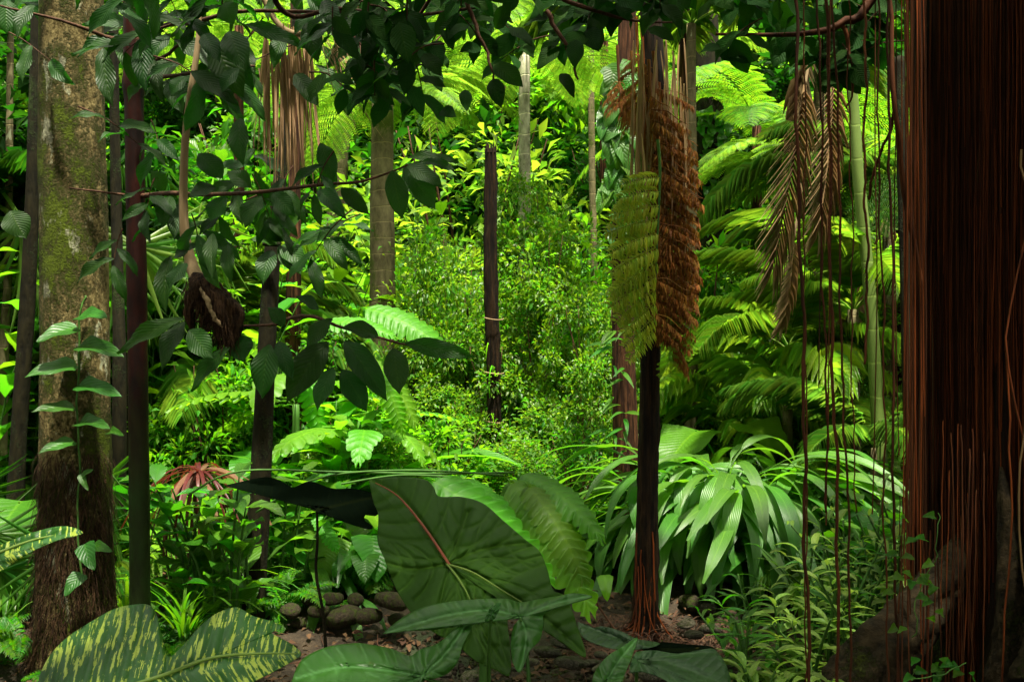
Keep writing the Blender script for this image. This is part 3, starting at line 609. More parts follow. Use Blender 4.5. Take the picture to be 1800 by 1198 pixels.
# ------------------------------------------------------------------ left: big mossy trunk
tr = thing('mossy_tree', 'thick mossy tree trunk with pale lichen patches at the left, climbed by heart leaves', 'tree', at(130, 1170, 4.6))
tr.location.z = 0
Yt = 4.6
P = [at(138, 1175, Yt), at(133, 1100, Yt), at(132, 900, Yt), at(133, 700, Yt), at(130, 400, Yt), at(127, 200, Yt), at(126, 0, Yt), at(124, -300, Yt), at(128, -800, Yt), at(140, -1500, Yt)]
def mossfn(a, l): return 1 + .035 * nz(math.cos(a) * 2 + l * 1.1, math.sin(a) * 2 + l * 2.3, 3) + .018 * nz(a * 3, l * 14, 1) + .012 * nz(math.cos(a) * 9, l * 40, 5) + (.20 * max(0, .8 - l) ** 2 * (1 + .4 * math.sin(a * 7)))
part_tube('trunk', P, [.185, .172, .160, .152, .148, .142, .138, .135, .13, .12], 'mossbark', tr, 220, 48, 0, mossfn)
# fibrous root mat on the lower trunk
g = Geo(); st = leaf_t(.02, w_pal, 4, 3, .10, 0); Ms = []
ctr = at(133, 1100, Yt)
for i in range(2600):
    z = CH * 0 + U(.02, 1.0) ** 1.15; a = U(math.pi * .95, math.pi * 2.05); r0 = (.158 + .03 * (1 - z) + .05 * max(0, .35 - z))
    p = Vector((ctr.x + math.cos(a) * r0, Yt + math.sin(a) * r0, z)); s = U(.04, .13)
    Ms.append(np.array(mat_dir(p - tr.location, (U(-.45, .45), U(-.25, .05) + math.sin(a) * .12, -1), (math.cos(a), math.sin(a), 0), s * U(.7, 1.6), s, s)))
g.inst(st, Ms); tag(ob('root_fibres', g.mesh('root_fibres', M['husk']), tr), kind='stuff')
# climbing vine with heart leaves
vn = thing('climbing_vine', 'climbing vine with pairs of glossy heart leaves pressed against the mossy trunk', 'vine', at(140, 1000, 4.42))
part_tube('stem', [at(142, 1010, 4.41), at(137, 900, 4.43), at(139, 800, 4.43), at(136, 700, 4.43), at(139, 600, 4.44), at(143, 540, 4.44), at(151, 520, 4.45)], .0045, 'stem', vn, 40, 6, .006)
def leaf_px(th, key, b, t, Yb, Yt_, wpx, nrm=(0, -1, .5), name='leaf', std=None, mat=None):
    p0, p1 = at(b[0], b[1], Yb), at(t[0], t[1], Yt_); L = (p1 - p0).length
    ms = LB[key]; me = rnd.choice(ms); W0 = {'dark': .20, 'canopy': .24, 'heart': .34, 'mid': .2, 'heartmid': .40, 'heartbright': .4, 'bright': .15, 'lime': .16}.get(key, .2)
    hw = wpx / 2 / FPX * Yb / math.cos(.35); sx = hw / W0
    return ob(name, me, th, Matrix.Translation(-th.location) @ mat_dir(p0, p1 - p0, nrm, sx, L, L))
for (b, t, w_) in [((139, 556), (189, 556), 33), ((138, 577), (64, 600), 36), ((141, 607), (218, 628), 34), ((134, 640), (44, 663), 36), ((139, 677), (214, 698), 32), ((130, 715), (56, 724), 27), ((138, 745), (194, 752), 28), ((130, 775), (68, 797), 27)]:
    leaf_px(vn, 'heart', b, t, 4.40, 4.28, w_ * 1.15, (0, -1, 1.15))
leaf_px(vn, 'heart', (150, 955), (165, 1002), 4.36, 4.28, 34, (.1, -1, .3)); leaf_px(vn, 'heart', (146, 1008), (113, 1047), 4.36, 4.28, 30, (-.1, -1, .4))
leaf_px(vn, 'heart', (165, 958), (198, 968), 4.36, 4.3, 20, (.1, -1, .6)); leaf_px(vn, 'heart', (143, 832), (155, 862), 4.38, 4.34, 14, (0, -1, .3))
leaf_px(vn, 'heart', (192, 760), (218, 765), 4.5, 4.4, 18, (0, -1, .8)); leaf_px(vn, 'heart', (146, 835), (165, 825), 4.38, 4.34, 12, (0, -1, .6))

# ------------------------------------------------------------------ the dark red trunk and its big quilted leaves
rt = thing('red_barked_tree', 'slim tree with dark red bark and large quilted leaves, right of the mossy trunk', 'tree', at(246, 1224, 4.2))
rt.location.z = 0
kn = lambda a, l: 1 + .05 * nz(a, l * 5, 2) + .25 * math.exp(-((l - 3.05) / .03) ** 2) + .2 * math.exp(-((l - 2.62) / .03) ** 2)
part_tube('trunk', [at(246, 1240, 4.2), at(246, 1060, 4.2), at(245, 900, 4.2), at(243, 700, 4.2), at(239, 400, 4.2), at(235, 150, 4.2), at(232, 0, 4.2), at(226, -400, 4.2), at(220, -900, 4.2)], [.043, .043, .041, .042, .040, .040, .036, .033, .02], 'redbark', rt, 120, 20, 0, kn)
def branch(th, pts, r0, r1, mat='twig', n=18): return part_tube('branch', pts, np.linspace(r0, r1, 6), mat, th, n, 6, .01)
BR = [
 ([at(238, 72, 4.2), at(190, 66, 4.15), at(120, 40, 4.0), at(0, 10, 3.9)], .012, .004),
 ([at(238, 75, 4.2), at(290, 45, 4.0), at(340, 40, 3.7), at(430, 20, 3.5), at(600, 22, 3.4)], .013, .005),
 ([at(240, 120, 4.2), at(300, 92, 4.0), at(350, 40, 3.8)], .010, .004),
 ([at(242, 140, 4.2), at(310, 133, 4.0), at(380, 118, 3.8), at(450, 117, 3.6)], .010, .004),
 ([at(245, 345, 4.2), at(300, 339, 4.0), at(350, 342, 3.8), at(450, 338, 3.6), at(560, 325, 3.4), at(640, 318, 3.3), at(716, 290, 3.2)], .011, .003),
 ([at(470, 572, 4.3), at(540, 555, 3.6), at(600, 575, 3.5), at(690, 600, 3.4), at(720, 606, 3.4)], .008, .003),
 ([at(242, 345, 4.2), at(200, 340, 4.1), at(120, 330, 4.0)], .006, .003),
 ([at(480, 0, 3.3), at(520, 30, 3.4), at(600, 15, 3.4), at(700, 30, 3.3), at(860, 10, 3.2)], .010, .005),
 ([at(490, 570, 3.6), at(420, 572, 3.55), at(330, 562, 3.5)], .005, .003),
]
for p_, a, b in BR: branch(rt, p_, a, b)
HL = [((247,65),(328,20),26),((180,85),(200,190),32),((375,75),(430,172),52),((405,55),(430,126),44),((432,44),(541,84),26),((395,5),(412,42),36),((342,40),(322,95),20),((270,105),(284,180),22),
((350,270),(392,316),38),((422,208),(428,292),32),((562,252),(588,318),32),((325,560),(206,621),30),((325,565),(284,648),34),((332,580),(376,630),38),((405,610),(336,688),28),((420,590),(430,636),40),
((475,605),(460,700),42),((490,600),(514,668),28),((585,560),(538,618),34),((575,600),(504,708),50),((585,645),(558,722),32),((300,450),(292,552),30),((327,462),(298,508),30),((375,410),(373,490),22),
((400,430),(408,498),22),((605,600),(682,704),42),((690,612),(704,692),40),((712,604),(836,626),30),((600,650),(646,722),40),((665,590),(600,575),28),((712,292),(765,370),42),((712,290),(779,328),34),
((716,278),(806,284),24),((690,300),(706,386),36),((600,330),(649,378),26),((742,284),(802,300),18),((20,370),(45,420),44),((10,0),(14,60),40),((60,10),(30,70),26),((500,572),(470,540),26),((560,545),(520,520),24),
((380,330),(330,345),30),((395,345),(370,390),34),((460,345),(430,400),36),((560,335),(610,385),28),((590,330),(560,280),26),((480,340),(520,380),30),((290,335),(265,300),26),((300,345),(285,400),30),((440,330),(400,300),30),
((255,140),(225,180),20),((300,140),(320,200),30),((330,135),(300,170),26),((420,120),(390,165),28),((360,60),(385,110),30),((300,60),(262,110),26),((500,60),(480,120),26),((540,40),(560,110),34),((590,30),(630,90),34),((640,20),(610,70),30),((570,0),(600,60),30),((520,130),(560,190),30)]
for (b, t, w_) in HL:
    Y = 3.35 + U(-.2, .2) if b[0] > 300 else 3.9 + U(-.15, .15)
    leaf_px(rt, 'dark', b, t, Y, Y - U(.0, .10), w_ * 1.05, (U(-.25, .25), -1, U(.15, .9)))
def twigs(th, key, region, n, Y0, Y1, lpx, wr=.42, per=5, twigmat='twig', nd=(.2, .9), down=.5, cand=None):
    """twigs with alternate leaves inside a region test(u, v)"""
    g = Geo(); k = 0; tries = 0
    while k < n and tries < n * 60:
        tries += 1
        u, v = U(region[0], region[2]), U(region[1], region[3])
        if cand and not cand(u, v): continue
        Y = U(Y0, Y1); a = U(-.2, 1.3) * (1 if rnd.random() < .5 else -1) + math.pi / 2; L = lpx * U(1.0, 2.2)
        du, dv = math.cos(a) * L, abs(math.sin(a)) * L * down
        p0, p1 = at(u - du, v - dv - 15, Y + U(-.1, .1)), at(u, v, Y)
        P = smooth_path([p0, p0.lerp(p1, .5) + Vector((0, 0, .02)), p1], 7)
        g.add(*tube([p - th.location for p in P], np.linspace(.0035, .0015, 7), 4))
        m = min(per, n - k)
        for i in range(m):
            f = .3 + .7 * (i + 1) / m; q = f * 6; j = min(int(q), 5); p = P[j].lerp(P[j + 1], q - j)
            sd = 1 if i % 2 else -1; d0 = (p1 - p0).normalized(); 
            dr = d0 * U(.2, .8) + Vector((sd * U(.4, 1.), U(-.5, .4), U(-.9, .15))); l = lpx / FPX * Y * U(.7, 1.2)
            ob('leaf', rnd.choice(LB[key]), th, Matrix.Translation(-th.location) @ mat_dir(p, dr, (U(-.5, .5), -U(.1, 1), U(*nd)), l * wr / .42, l, l)); k += 1
    tag(ob('twigs', g.mesh('twigs', M[twigmat]), th), kind='stuff')
twigs(rt, 'dark', (190, -60, 660, 215), 120, 3.2, 4.4, 95, .34, 4, cand=lambda u, v: v < 70 + 130 * abs(math.sin(u * .013)))
twigs(rt, 'dark', (190, 250, 620, 470), 60, 3.3, 4.3, 74, .34, 4, cand=lambda u, v: v > 300 or u < 330)
twigs(rt, 'dark', (0, -60, 230, 120), 22, 4.3, 5.0, 80, .36, 4)

# overhanging canopy tree in the middle (dark silhouettes)
ct = thing('overhanging_tree', 'tree reaching over the top middle with dense dark silhouetted leaves', 'tree', (.15, 2.2, 3.4))
edge = lambda u: np.interp(u, [560, 620, 660, 700, 760, 800, 850, 900, 940, 1000, 1060, 1110, 1160, 1210], [170, 215, 235, 200, 225, 190, 165, 160, 95, 150, 130, 60, 70, 60])
for p_, a, b in [([at(840, -260, 2.4), at(800, -110, 2.8), at(760, -10, 3.1), at(700, 70, 3.2)], .014, .003), ([at(840, -260, 2.4), at(900, -110, 2.8), at(960, -20, 3.0), at(1080, 30, 3.1), at(1180, 40, 3.2)], .014, .003), ([at(960, 20, 3.0), at(1000, 90, 3.0), at(1015, 140, 3.0)], .008, .003), ([at(820, 0, 3.0), at(850, 80, 3.0), at(870, 140, 3.0)], .008, .003)]:
    branch(ct, p_, a, b)
part_tube('trunk', [(.15, -1.6, -.1), (.2, -1.4, 2.2), (.1, -.4, 3.4), at(840, -260, 2.4)], [.10, .08, .05, .024], 'blackbark', ct, 20, 10)
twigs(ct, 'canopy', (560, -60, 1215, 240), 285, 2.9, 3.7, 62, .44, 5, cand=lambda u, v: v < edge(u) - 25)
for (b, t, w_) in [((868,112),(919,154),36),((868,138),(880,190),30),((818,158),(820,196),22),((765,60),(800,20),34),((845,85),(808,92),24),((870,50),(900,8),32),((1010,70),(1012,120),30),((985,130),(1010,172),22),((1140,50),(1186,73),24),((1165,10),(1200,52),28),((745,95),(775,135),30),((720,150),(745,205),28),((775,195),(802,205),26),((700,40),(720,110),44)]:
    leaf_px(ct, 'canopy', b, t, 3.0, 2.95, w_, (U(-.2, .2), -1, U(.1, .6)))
# right canopy
cr = thing('leafy_fig_branch', 'drooping fig branches of mid green leaves above the hanging roots at the upper right', 'tree branch', (1.2, 3.3, 3.6))
for p_, a, b in [([(1.9, 3.7, 4.4), at(1560, -60, 3.7), at(1480, 40, 3.7), at(1400, 60, 3.7), at(1260, 60, 3.8)], .024, .005), ([at(1480, 40, 3.7), at(1500, 120, 3.7), at(1490, 190, 3.7)], .01, .003), ([at(1620, 500, 3.7), at(1590, 330, 3.65), at(1570, 180, 3.6), at(1565, 0, 3.6), at(1540, -160, 3.6)], .011, .009), ([at(1525, 350, 3.9), at(1555, 250, 3.8), at(1575, 190, 3.7)], .006, .006)]:
    branch(cr, p_, a, b, 'rootdark')
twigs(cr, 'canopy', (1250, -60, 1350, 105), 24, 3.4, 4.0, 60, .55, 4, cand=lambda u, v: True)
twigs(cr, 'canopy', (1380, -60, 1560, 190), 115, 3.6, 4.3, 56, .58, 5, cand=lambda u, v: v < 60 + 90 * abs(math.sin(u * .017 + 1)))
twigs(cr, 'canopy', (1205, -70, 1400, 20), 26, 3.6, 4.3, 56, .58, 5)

# ------------------------------------------------------------------ banyan with curtain of aerial roots
bt = thing('banyan_tree', 'huge fig trunk at the right edge behind a dense curtain of red brown aerial roots', 'tree', (2.36, 4.0, 0))
bx, by = 2.36, 4.0
def fig(a, l): 
    return 1 + .10 * math.sin(a * 5 + .6 * math.sin(l)) + .05 * math.sin(a * 11 + l * .7) + .03 * nz(a * 3, l * 3) + .55 * max(0, .9 - l) ** 2 * (1 + .35 * math.sin(a * 5 + 1))
part_tube('trunk', [(bx, by, -.15), (bx - .02, by, .6), (bx - .02, by, 1.5), (bx - .03, by, 3.2), (bx - .02, by, 5)], [.62, .60, .60, .60, .62], 'banyan', bt, 90, 72, 0, fig)
for pts, rr in [([at(1735, 900, 3.92), at(1665, 1010, 3.82), at(1600, 1090, 3.72), at(1550, 1150, 3.65), at(1500, 1230, 3.6), at(1450, 1300, 3.5)], [.01, .08, .10, .11, .12, .06]),
                ([at(1760, 820, 3.62), at(1775, 950, 3.58), at(1790, 1080, 3.54), at(1800, 1198, 3.5), at(1800, 1400, 3.45)], [.004, .04, .08, .12, .18]),
                ([at(1830, 800, 3.5), at(1870, 1000, 3.35), at(1900, 1200, 3.2)], [.005, .10, .2])]:
    part_tube('buttress_root', pts, rr, 'buttress', bt, 80, 32, .0, lambda a, l: 1 + .24 * nz(math.cos(a) * 2, l * 6 + math.sin(a) * 2, 1) + .12 * nz(math.sin(a) * 4, l * 15) + .06 * nz(math.cos(a) * 7, l * 41, 4))
def root_mesh(H, r0, mat, seed, wob=.018, n=20):
    r_ = random.Random(seed); ph = [r_.uniform(0, 6) for _ in range(6)]
    P = [(wob * (math.sin(ph[0] + z * 1.3) + .5 * math.sin(ph[1] + z * 3.7) + .22 * math.sin(ph[2] + z * 9)), wob * (math.sin(ph[3] + z * 1.1) + .4 * math.sin(ph[4] + z * 4.1)), z) for z in np.linspace(0, H, n)]
    g = Geo(); g.add(*tube(P, r0, 5)); return g.mesh('aerial_root', M[mat])
RM = [root_mesh(3.6, .0027, m_, i, .009) for i, m_ in enumerate(['root', 'root', 'rootdark', 'rootdark', 'root', 'rootdark', 'roottan'])] + [root_mesh(3.6, .0055, m_, 20 + i, .014) for i, m_ in enumerate(['root', 'rootdark'])]
for i in range(275):
    a = U(math.pi * .90, math.pi * 1.62); r0 = .607 * fig(a, 2) + .05 * rnd.random() ** 2
    x, y = bx + r0 * math.cos(a), by + r0 * math.sin(a); zb = 0 if rnd.random() < .6 else U(.3, 2.2)
    ob('aerial_root', rnd.choice(RM), bt, Matrix.Translation((x - bx, y - by, zb)) @ RZ(U(0, 6)) @ Matrix.Rotation(U(-.012, .012), 4, 'X') @ Matrix.Diagonal((*(2 * [U(.5, 1.0) + 1.1 * (rnd.random() < .12)]), 1, 1)))
for mt_, cnt in (('rootdark', 1300), ('root', 900)):
    g = Geo()
    for i in range(cnt):
        a = U(math.pi * .86, math.pi * 1.82); r0 = .600 * (.35 * fig(a, 2) + .70) + .004 + .035 * rnd.random() ** 2; r0 = max(r0, .6 * fig(a, 2) + .004); ph, zt, zb = U(0, 6), 3.7, (0 if rnd.random() < .55 else U(.1, 2.6)); n = 16; dr_ = U(-.03, .03) * (rnd.random() < .3)
        g.add(*tube([(r0 * math.cos(a + dr_ * z + .012 * math.sin(ph + z * 1.7)) + .004 * math.sin(ph * 3 + z * 5), r0 * math.sin(a + dr_ * z) + .005 * math.sin(ph + z * 4), z) for z in np.linspace(zb, zt, n)], U(.0010, .0028), 3))
    tag(ob('root_mat', g.mesh('root_mat', M[mt_]), bt), kind='stuff')
for i in range(14):  # slanting roots across the others
    p0 = Vector((bx + U(-.65, -.2), by - U(.52, .68), U(1.4, 3))); part_tube('aerial_root', [p0, p0 + Vector((U(-.1, .05), -.03, -.6)), p0 + Vector((U(-.18, .1), -.05, -1.3))], .0035, rnd.choice(['root', 'roottan']), bt, 14, 5, .02)
# free hanging aerial roots left of the trunk
for (ut, ub, Y, vb, r0, lb) in [(1396, 1425, 3.1, 1330, .0085, 'thick straight hanging root, first and longest of those left of the banyan'),
    (1450, 1478, 3.3, 1330, .0085, 'thick dark hanging root in the middle of the cluster left of the banyan'),
    (1462, 1500, 3.25, 1330, .006, 'hanging root that slants right toward the cream edged plants'),
    (1436, 1455, 3.4, 900, .006, 'thin kinked hanging root beside the pair of thick ones'),
    (1518, 1524, 3.5, 640, .007, 'dark hanging root in front of the green palm stem'),
    (1560, 1578, 3.5, 1330, .0075, 'knobbly hanging root nearest the red curtain'),
    (1540, 1562, 3.4, 1250, .005, 'slender hanging root between palm stem and banyan curtain'),
    (1490, 1502, 3.6, 900, .004, 'faint thin root hanging behind the middle cluster'),
    (1412, 1418, 3.4, 1200, .004, 'thin root hanging beside the longest root')]:
    r0 *= .68; th = thing('hanging_root', lb, 'hanging root', at(ub, -120, Y), 0, 'separate aerial roots hanging left of the banyan')
    n = 8; pts = [at(ut + (ub - ut) * (i / n) + 2.5 * math.sin(i * 1.7 + ut), -120 + (vb + 120) * i / n, Y) for i in range(n + 1)]
    part_tube('root', pts, r0, 'rootdark', th, 70, 6, .006, lambda a, l: 1 + .18 * nz(a, l * 30))
for i in range(40):
    u = 1380 + 240 * (1 - (1 - rnd.random()) ** 1.0) ** .7 if i < 10 else 1585 + 40 * rnd.random(); Y = U(3.3, 4.1)
    o = ob('hanging_root', rnd.choice([RM[1], RM[2], RM[5]]), None, Matrix.Translation(at(u, U(640, 1250), Y)) @ RZ(U(0, 6)) @ Matrix.Diagonal((.9, .9, 1.1, 1)))
    tag(o, 'thin dark aerial root ' + spot(u, Y, ('nearest', 'middle depth', 'deepest'), (3.5, 3.8)), 'hanging root', 'thin aerial roots hanging left of the banyan')
for i in range(26):
    u = U(1560, 1760); v = U(700, 1000); p0 = at(u, v, 3.46); part_tube('aerial_root', [p0, p0 + Vector((-U(0, .02), -.03, -.3)), p0 + Vector((-U(.01, .06), -.06, -U(.6, 1.0)))], U(.0015, .003), rnd.choice(['root', 'rootdark', 'rootdark', 'rootdark']), bt, 14, 5, .004)
g = Geo()
for i in range(260):
    y = 2.6 + 4.2 * rnd.random(); x = U(-.55, .55) * (y + 1); a = U(0, 6.28); L = U(.06, .35); p = Vector((x, y, gz(x, y) + .012)); q = p + Vector((math.cos(a), math.sin(a), U(-.02, .06))) * L
    g.add(*tube(wig([p, p.lerp(q, .5) + Vector((0, 0, .015)), q], .02, 7, i), U(.0015, .005), 4))
tag(ob('fallen_twigs', g.mesh('fallen_twigs', M['twig'])), 'thin fallen twigs scattered on the forest floor', 'twigs', kind='stuff')
# vine leaves creeping on the banyan
bv = thing('creeping_vine', 'small leaved green creeper on the lower banyan roots', 'vine', at(1640, 1150, 3.0))
part_tube('stem', [at(1600, 1120, 3.1), at(1620, 1040, 3.1), at(1640, 980, 3.1), at(1655, 900, 3.2)], .002, 'stem', bv, 20, 4, .02)
part_tube('stem', [at(1600, 1195, 2.9), at(1650, 1185, 2.9), at(1700, 1165, 2.9)], .002, 'stem', bv, 20, 4, .01)
for i in range(34):
    u, v = (1560 + U(0, 100), U(890, 1120)) if i < 22 else (1600 + U(0, 110), 1190 - U(0, 30)); a = U(0, 6.28)
    leaf_px(bv, 'heartmid', (u, v), (u + 22 * math.cos(a), v + 12 * math.sin(a) + 4), 3.0, 2.97, 15, (U(-.4, .4), -1, U(.3, 1)))

# ------------------------------------------------------------------ other trunks
def trunk_tree(name, label, pts, rad, mat, n=60, sides=16, fn=None, cat='tree', group=None):
    th = thing(name, label, cat, pts[0], 0, group); part_tube('trunk', pts, rad, mat, th, n, sides, 0, fn or (lambda a, l: 1 + .06 * nz(a * 1.5, l * 4, 1) + .03 * nz(a * 3, l * 17))); return th
t2 = trunk_tree('slim_tree', 'slim nearly black trunk left of the elephant ear, epiphyte perched on its top', [at(444, 1100, 5.4), at(455, 900, 5.4), at(465, 700, 5.4), at(475, 500, 5.4), at(483, 400, 5.4), at(500, 250, 5.4), at(520, 60, 5.4), at(530, -200, 5.4)], [.066, .058, .052, .046, .042, .03, .025, .02], 'blackbark')
t3 = trunk_tree('slim_tree', 'dark leaning trunk left behind the mossy trunk', [at(18, 1130, 6.2), at(30, 820, 6.2), at(50, 500, 6.2), at(62, 200, 6.2), at(68, -150, 6.2)], [.055, .05, .045, .04, .035], 'blackbark')
t4 = trunk_tree('bamboo_stem', 'pale jointed stem at the left edge', [at(4, 800, 7), at(8, 600, 7), at(14, 480, 7), at(16, 300, 7), at(20, -100, 7)], [.035, .03, .028, .025, .02], 'palmbark')
t5 = trunk_tree('palm_tree', 'thin dark trunk just right of the mossy trunk in its shadow', [at(208, 900, 6.4), at(210, 640, 6.4), at(205, 400, 6.5), at(200, 100, 6.5), at(200, -100, 6.5)], [.05, .042, .035, .03, .03], 'blackbark')
t6 = trunk_tree('dead_tree', 'dark brown dead trunk broken off at its top, standing alone in the middle', [at(866, 930, 8), at(866, 800, 8), at(868, 650, 8), at(862, 480, 8), at(863, 330, 8), at(862, 262, 8)], [.062, .058, .056, .055, .05, .045], 'posted', 120, 18, lambda a, l: 1 + .20 * nz(math.cos(a) * 3, l * 4, 1) + .10 * nz(a * 3, l * 19) - .5 * max(0, (l - 3.0)) * (1 + math.sin(a * 3)))
for k in range(9):
    a = k * .7; b = at(862 + 8 * math.cos(a), 268, 8 + .04 * math.sin(a)); part_tube('splinter', [b, b + Vector((U(-.01, .01), 0, U(.03, .13)))], [.014, .002], 'posted', t6, 5, 5)
for k, v in enumerate([630, 668, 700, 752, 782]):
    p = at(866 + U(-12, 12), v, 7.93); ob('sprig', rnd.choice(LB['grass']), t6, Matrix.Translation(p - t6.location) @ RZ(U(2, 4.2)) @ Matrix.Scale(.45, 4))
for k, v in enumerate([655, 741, 560]):
    part_tube('tie', [at(868 + 17 * math.cos(a), v + 2 * math.sin(a * 1.5), 8 - .09 * math.sin(a)) for a in np.linspace(0, math.pi, 9)], .004, 'stalk', t6, 14, 5)
t7 = None and trunk_tree('palm_tree', 'stout ringed grey green palm trunk behind the bright ginger leaves', [at(660, 960, 9), at(665, 820, 9), at(668, 650, 9), at(669, 450, 9), at(672, 300, 9), at(676, 200, 9), at(680, 60, 9)], [.13, .12, .12, .115, .10, .09, .085], 'palmbark')
t8 = None and trunk_tree('palm_tree', 'white mottled trunk far behind the broken brown trunk', [at(920, 560, 14), at(912, 300, 14), at(914, 150, 14), at(925, -60, 14)], [.13, .12, .11, .10], 'palebark')
t9 = trunk_tree('palm_tree', 'thin straight ringed palm trunk left of the climber covered trunk', [at(1046, 700, 12), at(1044, 450, 12), at(1040, 250, 12), at(1038, -80, 12)], [.045, .042, .04, .035], 'palmbark')
t10 = trunk_tree('tree', 'dark broad far trunk hung with ivy behind the rusty fern', [at(1262, 600, 13), at(1258, 430, 13), at(1250, 300, 13), at(1245, 180, 13), at(1230, -100, 13)], [.26, .22, .2, .19, .18], 'blackbark')
t11 = trunk_tree('tree', 'shaggy reddish trunk behind the rusty fern skirt', [at(1212, 700, 10), at(1212, 400, 10), at(1208, 150, 10), at(1206, -50, 10)], [.11, .09, .085, .08], 'fernbark')
t12 = trunk_tree('tree', 'fibrous red brown trunk with big leaved climber, left beside the tree fern', [at(1104, 1000, 6.9), at(1100, 800, 6.9), at(1096, 600, 6.9), at(1094, 400, 6.9), at(1100, 200, 6.9), at(1104, -60, 6.9)], [.12, .09, .08, .07, .065, .06], 'fernbark')
t13 = trunk_tree('green_palm', 'smooth yellow green palm stem with pale rings among the hanging roots', [at(1565, 1010, 7), at(1550, 850, 7), at(1535, 600, 7), at(1520, 420, 7), at(1508, 300, 7), at(1500, 180, 7), at(1490, 30, 7), at(1488, -90, 7)], [.055, .048, .043, .042, .040, .036, .03, .026], 'greenpalm')
t14 = trunk_tree('slim_tree', 'short dark stump left of the slim black trunk', [at(424, 1070, 5.6), at(423, 1020, 5.6), at(422, 1005, 5.6)], [.022, .02, .018], 'blackbark')
t15 = trunk_tree('slim_tree', 'thin dark sapling stem left of the broken brown trunk', [at(826, 860, 8.6), at(820, 720, 8.6), at(822, 540, 8.6)], [.022, .02, .01], 'blackbark')
t16 = trunk_tree('slim_tree', 'dark brown shaggy trunk among shrubs below the stout palm', [at(512, 870, 8), at(515, 700, 8), at(516, 500, 8), at(518, 300, 8), at(520, -50, 8)], [.08, .07, .06, .05, .04], 'fernbark')
t17 = trunk_tree('slim_tree', 'dark trunk behind the hanging roots right of the green palm stem', [at(1606, 1000, 6.4), at(1598, 700, 6.4), at(1592, 500, 6.4), at(1580, 100, 6.4)], [.05, .04, .035, .03], 'blackbark')
t18 = trunk_tree('tree', 'far brown trunk leaning over the lit shrubs at the upper left', [at(590, 420, 15), at(600, 250, 15), at(640, 140, 15), at(660, 0, 15)], [.15, .13, .12, .1], 'palmbark')
# epiphyte rosette and bracket at top of slim trunk
for (b, t, w_) in [((490,425),(455,372),30),((490,425),(472,360),28),((492,425),(508,365),28),((495,425),(530,372),34),((490,432),(520,480),24),((497,430),(538,470),36),((515,440),(530,482),26),((478,440),(463,500),34),((488,430),(440,420),24)]:
    leaf_px(t2, 'dark', b, t, 5.2, 5.1, w_, (U(-.3, .3), -1, U(.2, .8)))
part_tube('flat_bracket', [at(462, 428, 5.3), at(492, 429, 5.3)], .014, 'blackbark', t2, 4, 6)

# hanging dry palm strands (upper left)
dp = thing('dead_palm_frond', 'dry brown palm frond hanging in long strands under the upper left leaves', 'dead frond', at(490, 40, 3.9))
rm = GM('dry_strand', leaf_t(.010, w_pal, 9, 3, .02, .6), 'deadpalm'); rm2 = GM('dry_strand', leaf_t(.016, w_pal, 9, 3, -.02, .6), 'deadpalm')
part_tube('stalk', [at(440, -60, 3.9), at(480, 30, 3.9), at(520, 60, 3.85), at(575, 50, 3.8)], .012, 'stalk', dp, 12, 7)
for i in range(62):
    u0 = 462 + U(0, 85); b = at(u0, 40 + U(0, 70), 3.9 + U(-.05, .05)); e = at(u0 + U(-18, 18) + (u0 - 490) * .25, 250 + U(0, 115), 3.9 + U(-.1, .1)); L = (e - b).length
    ob('dry_strand', rnd.choice([rm, rm2]), dp, Matrix.Translation(-dp.location) @ mat_dir(b, e - b, (U(-1, 1), -1, .1), L * U(.5, .9), L, L))
for i in range(16):
    b = at(560 + U(-10, 30), 40 + U(0, 60), 3.7); e = at(600 + U(0, 90), 150 + U(0, 110), 3.6); L = (e - b).length
    ob('dry_strand', rm, dp, Matrix.Translation(-dp.location) @ mat_dir(b, e - b, (U(-1, 1), -1, .1), L * .5, L, L))
# curved stalk with fibrous husk
hk = thing('hanging_spathe', 'pale curved dry stalk hanging with a dark fibrous husk at its lower end', 'dead palm stalk', at(345, 60, 3.6))
part_tube('stalk', [at(352, 20, 3.6), at(345, 100, 3.6), at(330, 200, 3.6), at(323, 300, 3.6), at(324, 400, 3.6), at(335, 460, 3.6), at(352, 500, 3.55)], [.006, .011, .013, .014, .017, .022, .028], 'stalk', hk, 50, 12)
part_tube('husk', [at(345, 490, 3.55), at(362, 510, 3.5), at(382, 535, 3.5), at(400, 560, 3.5), at(405, 590, 3.5), at(398, 610, 3.5)], [.028, .046, .062, .058, .035, .006], 'husk', hk, 40, 20, 0, lambda a, l: 1 + .22 * nz(math.cos(a) * 3, l * 40 + math.sin(a) * 3))
part_tube('husk', [at(352, 498, 3.5), at(338, 520, 3.5), at(332, 550, 3.5), at(338, 575, 3.5), at(342, 590, 3.5)], [.02, .022, .018, .012, .004], 'husk', hk, 30, 12, 0, lambda a, l: 1 + .3 * nz(math.cos(a) * 3, l * 40))
part_tube('pale_lining', [at(352, 505, 3.46), at(364, 528, 3.43), at(372, 548, 3.425), at(380, 562, 3.43), at(392, 578, 3.45)], [.004, .009, .006, .008, .002], 'stalk', hk, 40, 10, .004, lambda a, l: 1 + .5 * nz(a * 2, l * 120))
g = Geo(); Ms = []
for i in range(900):
    f = rnd.random(); p = at(343 + 60 * f + U(-20, 20), 492 + 100 * f + U(-14, 20), 3.5 + U(-.06, .05)) ; s = U(.03, .09)
    Ms.append(np.array(mat_dir(p - hk.location, (U(-.5, .5), U(-.5, .3), -1), (U(-1, 1), -1, 0), s, s, s)))
g.inst(leaf_t(.03, w_pal, 3, 3, .15, 0), Ms); tag(ob('loose_fibre', g.mesh('loose_fibre', M['husk']), hk), kind='stuff')

